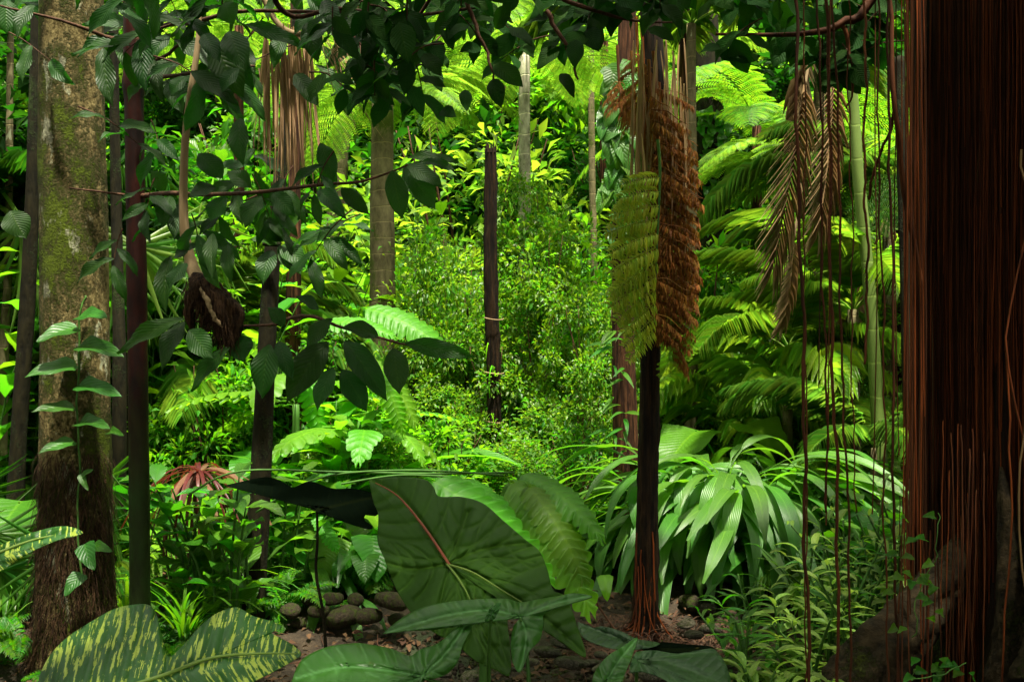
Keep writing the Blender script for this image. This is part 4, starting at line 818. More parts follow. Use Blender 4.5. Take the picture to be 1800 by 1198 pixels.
# ------------------------------------------------------------------ tree fern with rusty skirt
tf = thing('tree_fern', 'tree fern with a hanging skirt of rusty dead fronds and one fading yellow green frond', 'tree fern', (at(1135, 1100, 5.35).x, 5.35, 0))
part_tube('trunk', [(at(1135, 1095, 5.35).x, 5.35, -.1), at(1135, 1050, 5.35), at(1138, 900, 5.35), at(1142, 700, 5.35), at(1146, 500, 5.35), at(1150, 300, 5.35), at(1148, 130, 5.35), at(1140, -60, 5.35)], [.10, .068, .058, .054, .052, .055, .06, .05], 'posted', tf, 120, 18, 0, lambda a, l: 1 + .12 * nz(math.cos(a) * 3, l * 7, 1) + .07 * nz(a * 4, l * 22))
for i in range(15):
    a = U(2.2, 6.8); b0 = at(1132 + U(-14, 16), U(930, 1045), 5.35 - .05); e = Vector((b0.x + math.cos(a) * U(.05, .26), 5.33 - abs(math.sin(a)) * U(.04, .22), 0)); e.z = gz(e.x, e.y) + .01
    part_tube('root', [b0, b0.lerp(e, .5) + Vector((-(e.x - b0.x) * .3, 0, -.12)), e], U(.003, .006), 'root', tf, 10, 5, .012)
def hang(th, mesh, u, v, Y, L, ax=(0, 0, -1), n=(0, -1, 0), sx=1., name='dead_frond'):
    p = at(u, v, Y) - th.location; return ob(name, mesh, th, mat_dir(p, ax, n, sx * L, L, L))
def skirt_pinna(seed, L=.205):
    """dead feather: level midrib with a fringe of shrivelled leaflets hanging from it"""
    r_ = random.Random(seed); g = Geo(); P = [Vector((L * f, 0, -.03 * f * f * 2 + .006 * math.sin(f * 9 + seed))) for f in np.linspace(0, 1, 9)]
    g.add(*tube(P, np.linspace(.0035, .0012, 9), 4)); t = leaf_t(.5, w_pal, 4, 2, .06, 0, 0, 0, seed); Ms = []
    for k in range(84):
        f = (k + r_.random()) / 84; q = P[0].lerp(P[-1], f) + Vector((0, r_.uniform(-.012, .012), -.03 * f * f)); l = r_.uniform(.035, .078) * (1 - .3 * f)
        Ms.append(np.array(mat_dir(q, (r_.uniform(-.25, .5), r_.uniform(-.35, .35), -1), (r_.uniform(-1, 1), -1, 0), r_.uniform(.005, .013), l, l)))
    g.inst(t, Ms); return g.mesh('pinna', M['rust'])
SP = [skirt_pinna(k) for k in range(6)]
def skirt(u, v0, v1, Y, n, sc_, sides=(1,)):
    fr = part_tube('dead_frond', [at(u, v0 - 60, Y), at(u + 3, v0, Y), at(u + 6, (v0 + v1) / 2, Y - .03), at(u + 2, v1, Y)], [.010, .008, .005, .002], 'rust', tf, 16, 5)
    for k in range(n):
        f = (k + .3) / n; v = v0 + (v1 - v0) * f; p = at(u + 4, v, Y - .02) - tf.location; l = sc_ * (.75 + .5 * math.sin(math.pi * min(1, f * .8 + .15))) * U(.85, 1.12)
        for sd in sides:
            ob('pinna', rnd.choice(SP), fr, Matrix.Translation(p) @ RZ((0 if sd > 0 else math.pi) + U(-.45, .2)) @ Matrix.Rotation(U(.05, .28) * sd, 4, 'Y') @ Matrix.Diagonal((l, l, U(.8, 1.15), 1)))
skirt(1140, 165, 580, 5.18, 21, .95); skirt(1148, 150, 600, 5.24, 22, .95); skirt(1158, 205, 600, 5.29, 18, .85); skirt(1182, 340, 640, 5.30, 14, .55); skirt(1128, 110, 290, 5.30, 11, .42); skirt(1118, 90, 220, 5.33, 6, .35, (-1, 1))
for i in range(60):
    b = at(1112 + U(0, 95), U(60, 240), 5.25 + U(-.1, .1)); e = b + Vector((U(-.05, .05), 0, -U(.3, 1.1))); L = (e - b).length
    ob('dead_stalk', rm, tf, mat_dir(b - tf.location, e - b, (U(-1, 1), -1, 0), L * .9, L, L))
fp_ = []
for q_ in range(4):
    g = Geo(); g.add(*tube([(0, i / 6, .07 * math.sin(math.pi * i / 6)) for i in range(7)], .012, 4)); qr = random.Random(q_); qt = leaf_t(.5, w_lance, 5, 3, .16, .35); Ms = []
    for k in range(17):
        t = .03 + .95 * k / 17; l = .30 * (math.sin(math.pi * (.22 + .74 * t)) ** .6) * qr.uniform(.85, 1.1)
        for sg in (-1, 1): Ms.append(np.array(mat_dir((0, t, .07 * math.sin(math.pi * t)), (sg * .9, .5 + qr.gauss(0, .10), -.25 + qr.gauss(0, .12)), (0, 0, 1), .052, l, l)))
    g.inst(qt, Ms); fp_.append(g.mesh('pinna', M['oldfern']))
def fading(u, v0, v1, Y, n, L, dx, lb):
    fr = part_tube('fading_frond', [at(u - 4, v0 - 60, Y), at(u, v0, Y), at(u + dx * .5, (v0 + v1) / 2, Y - .03), at(u + dx, v1, Y - .02)], [.009, .008, .005, .002], 'stem', tf, 16, 5); fr['label'] = lb
    for k in range(n):
        f = (k + .3) / n; p = at(u + dx * f, v0 + (v1 - v0) * f, Y - .02) - tf.location; th_ = R(8 + 48 * f + U(-5, 5)); l = L * (.72 + .42 * math.sin(math.pi * min(1, f * .9 + .1))) * U(.9, 1.08)
        ob('pinna', rnd.choice(fp_), fr, mat_dir(p, (-math.cos(th_), U(-.45, -.05), -math.sin(th_)), (U(-.3, .3), -1, U(.2, .75)), l, l, l))
fading(1160, 305, 598, 5.08, 12, .265, -12, 'yellow green frond hanging on the left of the rusty skirt')
fading(1146, 350, 560, 5.22, 7, .22, -14, 'second fading yellow green frond behind the first')
ty = frond_t(1, 8, lambda t: .25 * math.sin(math.pi * (.2 + .7 * t)), .20, -10, -60, 60, 40, .0, .01, BIP, .1, 3, .04)
for (u, v) in [(1190, 545), (1215, 560), (1180, 600)]: hang(tf, GM('fading_frond', ty, 'fernlime'), u, v, 5.2, .28, (U(-.3, .3), 0, -1), (0, -1, .2), 1., 'fading_frond')
for i in range(6):   # live crown above
    a = U(1.9, 3.3); ob('frond', rnd.choice(LB['treefernmid']), tf, Matrix.Translation(at(1142, -70, 5.35) - tf.location) @ RZ(a))
# brown hanging flower tassels by the climber
for (u, v, L) in [(1110, 150, .35), (1085, 140, .25), (1130, 160, .3)]:
    skirt(u, v, v + L * 200, 5.6, 4, .25, (-1, 1))
# climber with big dark leaves on t12
for i in range(60):
    u, v = 1092 + U(-28, 26), U(105, 400); a = U(math.pi * .2, math.pi * .8); l = U(34, 60)
    leaf_px(t12, 'heartmid' if rnd.random() < .7 else 'heart', (u, v), (u + math.cos(a) * l * .6, v + math.sin(a) * l), 6.75 + U(-.05, .05), 6.7, l * .55, (U(-.5, .5), -1, U(.2, .8)))
for i in range(26):
    u, v = 1085 + U(-14, 25), U(560, 860); a = U(.1, 3.0); l = U(30, 60)
    leaf_px(t12, 'midlance', (u, v), (u + math.cos(a) * l, v + math.sin(a) * l * .6), 6.75, 6.6, l * .3, (U(-.5, .5), -1, 1))
for i in range(40):
    u, v = 1250 + U(-22, 30), U(190, 330); a = U(0, 6.28); l = U(16, 26)
    leaf_px(t10, 'heartmid', (u, v), (u + math.cos(a) * l * .6, v + abs(math.sin(a)) * l), 12.7, 12.6, l * .8, (U(-.5, .5), -1, U(.2, .8)))

# ------------------------------------------------------------------ foreground heroes: traced outlines at their own distance, curved, veined
def hero(th, name, outline, c, Y, mat, veins, tilt=(0, 0), cup=0., dens=3, rings=16, side=None, relief=.010, wavea=.010, sv=7, axis=None, Lp=None, vw=3.2, minor=.45, seed=0, pleat=0.):
    """blade as a polar grid about the stalk joint c (photo px); tilt = depth change per px (u, v)"""
    O = smooth_path([Vector((p[0], p[1], 0)) for p in outline + [outline[0]]], len(outline) * dens * 3)[:-1]
    O = np.array([(p.x, p.y) for p in O]); n = len(O); C = np.array(c, float)
    segs = []
    for vv in veins:
        pts = smooth_path([Vector((p[0], p[1], 0)) for p in vv], 14)
        for a, b in zip(pts, pts[1:]): segs.append((a.x, a.y, b.x, b.y, 1.))
        L = (pts[-1] - pts[0]).length; m = max(3, int(L / sv / 3.2))
        for k in range(1, m):   # side veins sweeping toward the tip
            j = int(k / m * 13); p = pts[j]; t = (pts[j + 1] - pts[j]).normalized()
            for sg in (-1, 1):
                nn = Vector((-t.y, t.x, 0)) * sg; l = L * .75 * (1 - .5 * k / m); q = p
                for i in range(5):
                    f = i / 5; q2 = q + (nn * (1 - .45 * f) + t * (.45 + .7 * f)).normalized() * l / 5; segs.append((q.x, q.y, q2.x, q2.y, minor)); q = q2
    S = np.array(segs)
    V, A, Uv, Q = [], [], [], []
    ss = np.linspace(0, 1, rings + 1)[1:] ** .8
    pts2 = np.concatenate([C[None] + s * (O - C) for s in ss]); pts2 = np.concatenate([pts2, C[None]])
    ax = np.array(axis if axis is not None else (np.array(veins[0][-1]) - C), float); al = Lp or np.linalg.norm(ax); ax = ax / np.linalg.norm(ax); pxx = np.array([-ax[1], ax[0]])
    P0 = S[:, :2]; Dv = S[:, 2:4] - P0; LL = (Dv ** 2).sum(1) + 1e-9
    d_ = pts2[:, None, :] - P0[None]; tt = np.clip((d_ * Dv[None]).sum(2) / LL, 0, 1); dist = np.linalg.norm(d_ - tt[..., None] * Dv[None], axis=2)
    maj = np.where(S[:, 4] == 1, dist, 1e9).min(1); mi = np.where(S[:, 4] < 1, dist, 1e9).min(1)
    vein = np.maximum(np.exp(-(maj / vw) ** 2), .55 * np.exp(-(mi / (vw * .75)) ** 2))
    groove = np.exp(-(maj / (vw * 3)) ** 2) + .75 * np.exp(-(mi / (vw * 2.6)) ** 2)
    rr_ = np.concatenate([np.repeat(ss, n), [0]])
    for k, (u, v) in enumerate(pts2):
        ang = math.atan2(v - C[1], u - C[0])
        y = Y + tilt[0] * (u - C[0]) + tilt[1] * (v - C[1]) + groove[k] * relief + cup * rr_[k] ** 2 + wavea * rr_[k] ** 2 * (math.sin(ang * 5 + seed) + .6 * math.sin(ang * 11 + seed * 2)) + .003 * nz(u * .05, v * .05, seed)
        dd = np.array([u, v]) - C
        if pleat: y += pleat * math.cos(2 * math.pi * 12 * (float(dd @ ax) / al - .245 * abs(float(dd @ pxx) / al * .9) * 2)) * min(1, abs(float(dd @ pxx)) / 14)
        V.append(at(u, v, y) - th.location); Uv.append((float(dd @ pxx) / al * .9 + .5, float(dd @ ax) / al))
    for r_ in range(rings - 1):
        for j in range(n): a = r_ * n + j; b = r_ * n + (j + 1) % n; Q.append((a, b, b + n, a + n))
    e = rings * n
    for j in range(0, n - 1, 2): Q.append((e, j, j + 1, (j + 2) % n))
    g = Geo(); g.add(V, Q, Uv, vein); o = ob(name, g.mesh(name, M[mat]), th)
    so = o.modifiers.new('thickness', 'SOLIDIFY'); so.thickness = .0012; so.offset = 0
    return o
ee = thing('elephant_ear_plant', 'elephant ear plant with one very large dark green leaf with a reddish midrib, centre front', 'plant', (at(800, 990, 2.7).x, 2.9, 0))
hero(ee, 'leaf', [(648,842),(700,838),(745,842),(762,856),(772,872),(812,873),(850,885),(885,915),(920,945),(948,968),(962,1000),(972,1036),(990,1045),(1003,1065),(1015,1100),(1030,1152),(1005,1140),(975,1110),(950,1085),(915,1074),(893,1085),(896,1130),(896,1185),(870,1176),(835,1160),(800,1130),(765,1112),(730,1085),(705,1050),(690,1020),(675,980),(664,950),(665,905),(656,880)],
     (786, 991), 2.7, 'elephant', [[(786,991),(745,925),(700,870),(652,845)], [(786,991),(830,1005),(880,1035),(930,1066),(985,1110),(1022,1145)], [(786,991),(812,1020),(828,1060),(850,1110),(890,1176)], [(786,991),(810,940),(822,900)], [(786,991),(850,965),(920,955)], [(786,991),(730,1000),(680,990)]], (-.0006, -.0022), .05, 5, 40, relief=.017, sv=8, Lp=210, vw=1.8, seed=1, wavea=.014)
# raised reddish midrib and the stalk
def ridge(th, pts, Y, r0, mat, tilt=(0, 0), c=(0, 0), name='vein', off=.004):
    P = [at(p[0], p[1], Y + tilt[0] * (p[0] - c[0]) + tilt[1] * (p[1] - c[1]) - off) for p in pts]
    return part_tube(name, P, [r0, r0 * .9, r0 * .6, r0 * .3], mat, th, 24, 6)
M['redrib'] = leafmat('reddish_rib', (.22, .050, .022), (.2, .05, .02), .1, .45, 3, 0, .1, var=.0)
M['paleribs'] = leafmat('pale_green_rib', (.12, .20, .03), (.2, .3, .03), .1, .45, 3, 0, .1, var=.0)
ridge(ee, [(790,992),(745,925),(700,872),(660,848)], 2.7, .0042, 'redrib', (-.0006, -.0022), (786, 991), 'midrib', .0)
ridge(ee, [(786,991),(830,1005),(880,1035),(925,1062)], 2.7, .0032, 'paleribs', (-.0006, -.0022), (786, 991), off=.0)
ridge(ee, [(786,991),(805,1015),(820,1040),(830,1062)], 2.7, .0030, 'paleribs', (-.0006, -.0022), (786, 991), off=.0)
part_tube('stalk', [at(788, 992, 2.72), at(830, 1030, 2.95), at(850, 1150, 3.0), (ee.location.x + .05, 2.95, -.05)], [.006, .010, .014, .018], 'stem', ee, 24, 8)
part_tube('stalk', [at(1200, 1210, 2.6), at(1080, 1330, 2.8), (ee.location.x + .1, 2.95, -.02)], [.006, .010, .014], 'stem', ee, 24, 8)
# dark leaf seen edge-on with its thin stalk
dl = thing('dark_arum', 'nearly black arrow leaf seen edge on, on a thin stalk left of the elephant ear', 'plant', (at(565, 1090, 3.1).x, 3.1, 0))
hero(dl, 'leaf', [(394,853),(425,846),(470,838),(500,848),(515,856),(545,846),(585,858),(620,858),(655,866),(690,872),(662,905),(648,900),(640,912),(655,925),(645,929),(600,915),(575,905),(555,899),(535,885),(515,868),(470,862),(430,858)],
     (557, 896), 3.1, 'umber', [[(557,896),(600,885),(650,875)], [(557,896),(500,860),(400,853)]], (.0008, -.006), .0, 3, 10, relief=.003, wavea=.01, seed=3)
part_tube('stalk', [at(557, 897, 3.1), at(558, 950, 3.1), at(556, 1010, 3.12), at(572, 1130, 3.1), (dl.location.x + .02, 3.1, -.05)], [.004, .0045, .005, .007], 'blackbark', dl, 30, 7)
# arrow leaf plant
ar = thing('arrowhead_plant', 'arrowhead plant with pointed three lobed leaves in front of the elephant ear', 'plant', (at(900, 1198, 2.1).x, 2.2, 0))
hero(ar, 'leaf', [(673,1113),(700,1090),(740,1068),(790,1057),(850,1052),(890,1052),(915,1058),(950,1052),(985,1046),(1010,1042),(1040,1047),(1030,1053),(990,1064),(957,1078),(955,1100),(948,1125),(930,1145),(915,1180),(902,1165),(898,1130),(903,1100),(915,1090),(900,1085),(870,1082),(845,1085),(800,1098),(760,1106),(720,1108)],
     (915, 1085), 2.25, 'arrow', [[(915,1085),(860,1072),(780,1082),(680,1112)], [(915,1085),(970,1062),(1036,1047)], [(915,1085),(925,1120),(914,1175)]], (.0002, -.0022), .03, 4, 26, relief=.010, sv=8, Lp=220, vw=1.8, seed=5)
hero(ar, 'leaf', [(512,1198),(530,1160),(570,1138),(620,1130),(650,1132),(690,1140),(720,1152),(740,1140),(770,1130),(800,1105),(830,1080),(838,1068),(830,1100),(815,1130),(805,1160),(790,1180),(770,1190),(745,1196),(700,1215),(640,1225),(560,1222)],
     (742, 1188), 2.0, 'arrow', [[(742,1188),(680,1178),(600,1172),(520,1192)], [(742,1188),(790,1140),(834,1072)], [(742,1188),(700,1205),(650,1220)]], (.0001, -.0022), .02, 4, 26, relief=.010, sv=8, Lp=220, vw=1.8, seed=8)
hero(ar, 'leaf', [(852,1089),(862,1068),(880,1058),(878,1070),(868,1088),(855,1092)], (862, 1078), 2.15, 'arrow', [[(862,1078),(878,1060)]], (0, -.001), 0, 3, 5, seed=2)
hero(ar, 'leaf', [(1040,1205),(1045,1182),(1065,1155),(1095,1135),(1120,1120),(1112,1150),(1100,1180),(1085,1215),(1060,1230)], (1062, 1200), 2.1, 'arrow', [[(1062,1205),(1085,1165),(1118,1124)]], (0, -.002), .01, 4, 20, relief=.010, Lp=110, vw=1.6, seed=6)
for a, b in [((915,1085), (930,1260)), ((742,1188), (850,1290)), ((1062,1200), (960,1290)), ((862, 1090), (862, 1260))]:
    part_tube('stalk', [at(a[0], a[1], 2.25 if a[0] > 900 and a[0] < 1000 else 2.08), at(b[0], b[1], 2.2), (ar.location.x, 2.2, -.03)], [.003, .005, .007], 'stem', ar, 20, 6)
hl_ = LB['mid']
# puckered dark leaves lower right of centre
pu = thing('puckered_leaf_plant', 'low plant with broad puckered dark grey green leaves right of the arrowhead plant', 'plant', (at(1150, 1198, 2.9).x, 3.0, 0))
hero(pu, 'leaf', [(1015,1092),(1030,1097),(1045,1102),(1060,1100),(1090,1108),(1120,1122),(1160,1130),(1130,1140),(1080,1140),(1050,1132),(1028,1122),(1018,1108)], (1110, 1128), 3.0, 'rugose', [[(1110,1128),(1070,1115),(1020,1095)]], (0, -.004), .0, 3, 10, relief=.012, sv=4, Lp=100, vw=1.5, seed=4)
hero(pu, 'leaf', [(1118,1145),(1150,1142),(1190,1148),(1230,1143),(1255,1140),(1275,1165),(1285,1198),(1280,1215),(1240,1215),(1190,1205),(1160,1190),(1130,1180),(1108,1180),(1110,1160)], (1122, 1160), 2.8, 'rugose', [[(1122,1160),(1160,1160),(1220,1180),(1280,1205)], [(1122,1160),(1190,1150),(1250,1145)]], (0, -.004), .0, 3, 12, relief=.012, sv=4, Lp=160, vw=1.5, seed=9)
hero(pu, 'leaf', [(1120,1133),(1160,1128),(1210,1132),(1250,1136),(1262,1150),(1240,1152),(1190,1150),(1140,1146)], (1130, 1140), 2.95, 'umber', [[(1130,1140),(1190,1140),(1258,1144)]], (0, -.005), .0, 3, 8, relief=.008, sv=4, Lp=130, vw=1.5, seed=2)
part_tube('stalk', [at(1122, 1160, 2.82), at(1120, 1230, 2.95), (pu.location.x, 3.0, -.03)], [.004, .006, .008], 'stem', pu, 14, 6)
# streaked dumb cane
dc = thing('dumb_cane_plant', 'dumb cane with a huge dark green leaf streaked with yellow, bottom left', 'plant', (at(300, 1198, 1.7).x, 1.75, 0))
hero(dc, 'leaf', [(66,1205),(72,1180),(90,1148),(120,1118),(160,1092),(200,1070),(235,1062),(262,1063),(275,1080),(280,1100),(285,1120),(292,1150),(305,1150),(330,1125),(352,1100),(380,1078),(410,1067),(425,1070),(445,1082),(480,1092),(495,1102),(478,1112),(510,1130),(530,1148),(515,1160),(490,1175),(450,1195),(420,1210),(300,1240),(150,1240),(80,1235)],
     (290, 1190), 1.7, 'dieff', [[(225,1205),(290,1185),(370,1155),(450,1147),(528,1148)]], (0, -.0016), .01, 4, 44, relief=.004, sv=4, axis=(300, -55), Lp=270, vw=2.2, seed=3, wavea=.006, pleat=.0022)
hero(dc, 'leaf', [(-160,1000),(-60,985),(0,958),(50,938),(100,925),(130,927),(145,937),(110,946),(70,962),(30,985),(0,1003),(-60,1020),(-150,1040)], (-40, 990), 1.75, 'dieff', [[(-150,1020),(-40,985),(60,948),(143,935)]], (0, -.0012), .0, 3, 12, relief=.004, sv=4, axis=(180, -55), Lp=230, vw=2., seed=7)
ridge(dc, [(232,1204),(290,1185),(370,1156),(450,1148),(522,1148)], 1.7, .0042, 'paleribs', (0, -.0016), (290, 1190), 'midrib', .001)
ridge(dc, [(-150,1022),(-40,985),(60,948),(138,936)], 1.75, .0036, 'paleribs', (0, -.0012), (-40, 990), 'midrib', .001)
part_tube('stem', [at(225, 1206, 1.7), at(200, 1300, 1.8), (dc.location.x, 1.78, -.05)], [.006, .012, .02], 'stem', dc, 20, 8)
part_tube('stem', [at(-150, 1022, 1.75), at(-60, 1200, 1.8), (dc.location.x - .1, 1.78, -.05)], [.006, .012, .02], 'stem', dc, 20, 8)

# long thin horizontal stems and bright lobed fronds in the centre
ph = thing('lobed_leaf_philodendron', 'climbing plant with long arching bright green lobed leaves behind the elephant ear', 'plant', (at(900, 1000, 4.6).x, 4.7, gz(0, 4.7)))
def lob_m(L_, e, s, w_=.056): return GM('leaf', lobe_t(1, .17, 13, 14, -34, .07, s, .12, .08 * (s - 1), .06), 'lobed')
LOB = [lob_m(1, 0, s) for s in range(3)]
for (b, t, Yb, Yt_) in [((905,830),(1065,915),4.9,4.5),((885,835),(1060,1045),4.8,4.3),((800,838),(930,930),4.6,4.3),((740,835),(985,1000),4.5,4.2),((920,845),(1035,1010),4.75,4.35),((520,640),(585,780),7,6.9),((640,620),(745,735),6.8,6.6),((560,570),(690,570),6.6,6.4),((660,640),(715,760),6.6,6.5),((630,540),(790,600),6.9,6.6),((550,900),(590,960),5.9,5.7),((770,880),(960,1000),4.65,4.4)]:
    p0, p1 = at(b[0], b[1], Yb), at(t[0], t[1], Yt_); L = (p1 - p0).length
    ob('leaf', rnd.choice(LOB), ph, Matrix.Translation(-ph.location) @ mat_dir(p0, p1 - p0, (U(.0, .5), -.7, .9), L * 1.05, L, L))
for pts in ([at(330, 870, 4.6), at(420, 828, 4.6), at(600, 829, 4.7), at(760, 832, 4.8), at(905, 830, 4.9)], [at(450, 900, 4.7), at(560, 840, 4.7), at(720, 826, 4.7), at(885, 835, 4.8)], [at(1095, 1125, 4.6), at(1050, 1060, 4.6), at(1020, 990, 4.55)], [at(600, 850, 4.6), at(700, 835, 4.6), at(800, 838, 4.6)]):
    part_tube('stalk', pts, .005, 'stem' if pts[0].z > .6 else 'twig', ph, 24, 6)
# small yellow-tipped heart leaf
leaf_px(ph, 'heartbright', (1062, 1010), (1068, 1056), 4.35, 4.3, 26, (0, -1, .3))

# ------------------------------------------------------------------ mid-ground plants at known places
def pl(u, v, Y):   # ground point under a photo column
    p = at(u, v, Y); return Vector((p.x, Y, gz(p.x, Y)))
for u_, Y_, n_, zz, lb in [(1200, 6.5, 100, .66, 'big clump of arching ribbed leaves touching the tree fern trunk'), (1275, 6.3, 140, .70, 'largest clump of pale arching ribbed leaves, in the middle of three'), (1365, 6.7, 105, .60, 'clump of arching ribbed leaves behind the longest hanging root')]:
    pk = thing('strap_leaf_clump', lb, 'plant', pl(u_, 0, Y_))
    for i in range(n_):
        a = U(-math.pi, 0) * 1.3 + .45 if i < n_ * .75 else U(0, 6.28); r0 = U(0, .26); k = U(.75, 1.2)
        ob('leaf', rnd.choice(LB['strap']), pk, Matrix.Translation((math.cos(a) * r0 * 1.5, math.sin(a) * r0, U(.02, zz) * (1 - r0))) @ RZ(a - math.pi / 2 + U(-.25, .25)) @ Matrix.Rotation(U(-.35, .25), 4, 'X') @ Matrix.Rotation(U(-.3, .3), 4, 'Y') @ Matrix.Diagonal((k * 1.12, k, k, 1)))
pk2 = rosette('strap_leaf_clump', 'strap', 'smaller clump of pale arching ribbed leaves hard left of the tree fern', 'plant', pl(1075, 0, 6.6), 26, .85, .3)
rosette('strap_leaf_clump', 'strap', 'clump of ribbed leaves glimpsed behind the hanging roots', 'plant', pl(1400, 0, 7.4), 36, 1.3, .3)
rosette('strap_leaf_clump', 'strap', 'pale ribbed leaves between the palm foot and the banyan curtain', 'plant', pl(1560, 0, 7.2), 34, 1.2, .3)
rosette('strap_leaf_clump', 'strap', 'ribbed leaves between the big clump and the cream edged plants', 'plant', pl(1350, 0, 6.2), 26, 1.0, .3)
rosette('strap_leaf_clump', 'strap', 'pale ribbed leaves left of the elephant ear behind the slim black trunk', 'plant', pl(540, 0, 6.2), 20, .95, .25)
rosette('strap_leaf_clump', 'strap', 'ribbed pale leaves drooping beside the thin dark stalk', 'plant', pl(590, 0, 5.7), 9, .8, .25, aim=math.pi, spread=3)
M['brownleaf'] = leafmat('dry_brown_leaf', (.085, .045, .020), (.12, .06, .02), .3, .7, 3, 0, .2, var=.5)
LB['corddry'] = lib('leaf', 'brownleaf', [arc_leaf(.5 + .06 * s, .02, w_pal, 40 - 22 * s, -85, 9, 3, .6, .3, .2 * (s - 1)) for s in range(4)]) + 2 * lib('leaf', 'redleaf', [arc_leaf(.5 + .06 * s, .012, w_pal, 30 - 22 * s, -80, 9, 3, .7, .3, .2 * (s - 1)) for s in range(3)])
rosette('red_cordyline', 'corddry', 'dry red and brown strap leaved plant between the red trunk and the black trunk', 'plant', pl(330, 0, 5.6), 46, .95, .5, trunk=(.75, .02, 'twig', .1))
fp = rosette('fan_palm', 'fan', 'dark fan palm low at the left edge', 'palm', pl(12, 0, 5.6), 12, 1., .25)
rosette('fan_palm', 'fanmid', 'fan palm with long green segments between the two left trunks', 'palm', pl(225, 0, 7.4) + Vector((0, 0, .6)), 12, 1.25, .25, trunk=(.9, .04, 'blackbark', 0))
rosette('grass_clump', 'grass', 'tuft of iris like blades right of the red trunk foot', 'grass', pl(325, 0, 5.0), 40, .95, .3)
rosette('grass_clump', 'grass', 'smaller tuft of blades beside the mossy trunk foot', 'grass', pl(222, 0, 5.3), 26, .85, .3)
rosette('grass_clump', 'grass', 'tuft of blades at the foot of the slim black trunk', 'grass', pl(400, 0, 5.5), 24, .7, .3)
for (u, Y, lb) in [(470, 5.9, 'fern tuft right of the slim black trunk foot'), (375, 5.7, 'low fern left of the slim black trunk foot'), (500, 5.5, 'small fern above the stone bank'), (60, 5.4, 'low fern at the left edge'), (25, 4.6, 'small fern in the bottom left corner'), (165, 4.2, 'fern tuft against the foot of the mossy trunk'), (290, 4.9, 'low fern tuft between the two left trunk feet'), (640, 6.1, 'fern above the stone bank behind the elephant ear')]:
    rosette('fern_tuft', 'fernmid', lb, 'fern', pl(u, 0, Y), 13, .62, .3)
# cream-edged leafy stems at lower right
gv = 'cream edged leafy plants in front of the banyan foot'
for i, (u, Y, H) in enumerate([(1325, 4.3, .42), (1400, 4.4, .6), (1440, 4.1, .55), (1480, 4.3, .75), (1380, 4.0, .35), (1520, 4.5, .85), (1430, 4.8, .8), (1560, 4.9, 1.0), (1490, 5.1, .95), (1350, 4.7, .5), (1540, 4.1, .6), (1455, 3.7, .35), (1400, 3.6, .25), (1590, 4.6, .9)]):
    ginger(('cream edged leafy stems ' if i % 3 else 'plain green leafy stems ') + spot(u, Y, ('nearest the camera', 'in the middle row', 'in the back row'), (4.15, 4.65)), pl(u, 0, Y), 'varieg' if i % 3 else 'midlance', 6, H, .17, gv, 'cream_edged_plant', .6, 9, 'stem', .3)
for (u, Y, H, k, lb) in [(1500, 5.6, .7, 'heartbright', 'heart leaved green plant behind the cream edged plants'), (1570, 5.5, .8, 'heartmid', 'broad leaved plant hard by the banyan buttress')]:
    ginger(lb, pl(u, 0, Y), k, 6, H, .2, None, 'heart_leaf_plant', .6, 8)
# palms at right
def palm(label, u, Y, zt, key, n, s, mat='palmbark', r0=.05, group=None, ndead=0, lean=0.):
    p = pl(u, 0, Y); th = rosette('palm', key, label, 'palm', p, n, s, .35, group, (zt - p.z, r0, mat, lean), 'frond')
    for i in range(ndead): ob('dead_frond', rnd.choice(LB['palmdead']), th, Matrix.Translation((lean * .6, 0, zt - p.z)) @ RZ(U(0, 6.28)) @ Matrix.Diagonal((s, s, s, 1)))
    return th
palm('feathery palm at middle right with arching fronds behind the hanging roots', 1500, 7.9, 1.75, 'palmlime', 14, .85, r0=.05)
palm('low feathery palm at right of the strap leaf clump', 1540, 7.0, .75, 'palm', 12, .70, r0=.04)
palm('palm with wide leaflets above the strap leaf clump', 1380, 8.2, 1.0, 'palmwidelime', 12, 1., r0=.04)
palm('palm with yellowing wide leaflets left of the hanging roots', 1290, 8.6, .7, 'palmwidelime', 11, 1., r0=.04)
palm('tall feathery palm behind the hanging roots with drooping fronds', 1560, 9.5, 2.7, 'palm', 16, 1.1, r0=.05, ndead=3)
palm('palm over the dead hanging fronds at upper right', 1440, 9.6, 4.6, 'palmlime', 12, 1.0, 'palmbark', .06, ndead=2)
palm('bright palm crown showing at the top right of the rusty fern', 1215, 8.8, 4.3, 'palmlime', 13, .95, 'palmbark', .05)
palm('dark leaning palm at the left behind the mossy trunk', -40, 7.5, 2.2, 'palmdark', 14, 1.1, 'blackbark', .05)
palm('small palm with dark fronds behind the red trunk', 330, 8.2, 1.3, 'palm', 14, 1.0, 'palmbark', .05)
palm('palm with half dry fronds arching in front of the sunlit palms at right', 1385, 7.9, 1.45, 'palmlime', 9, .75, 'palmbark', .04, ndead=0)
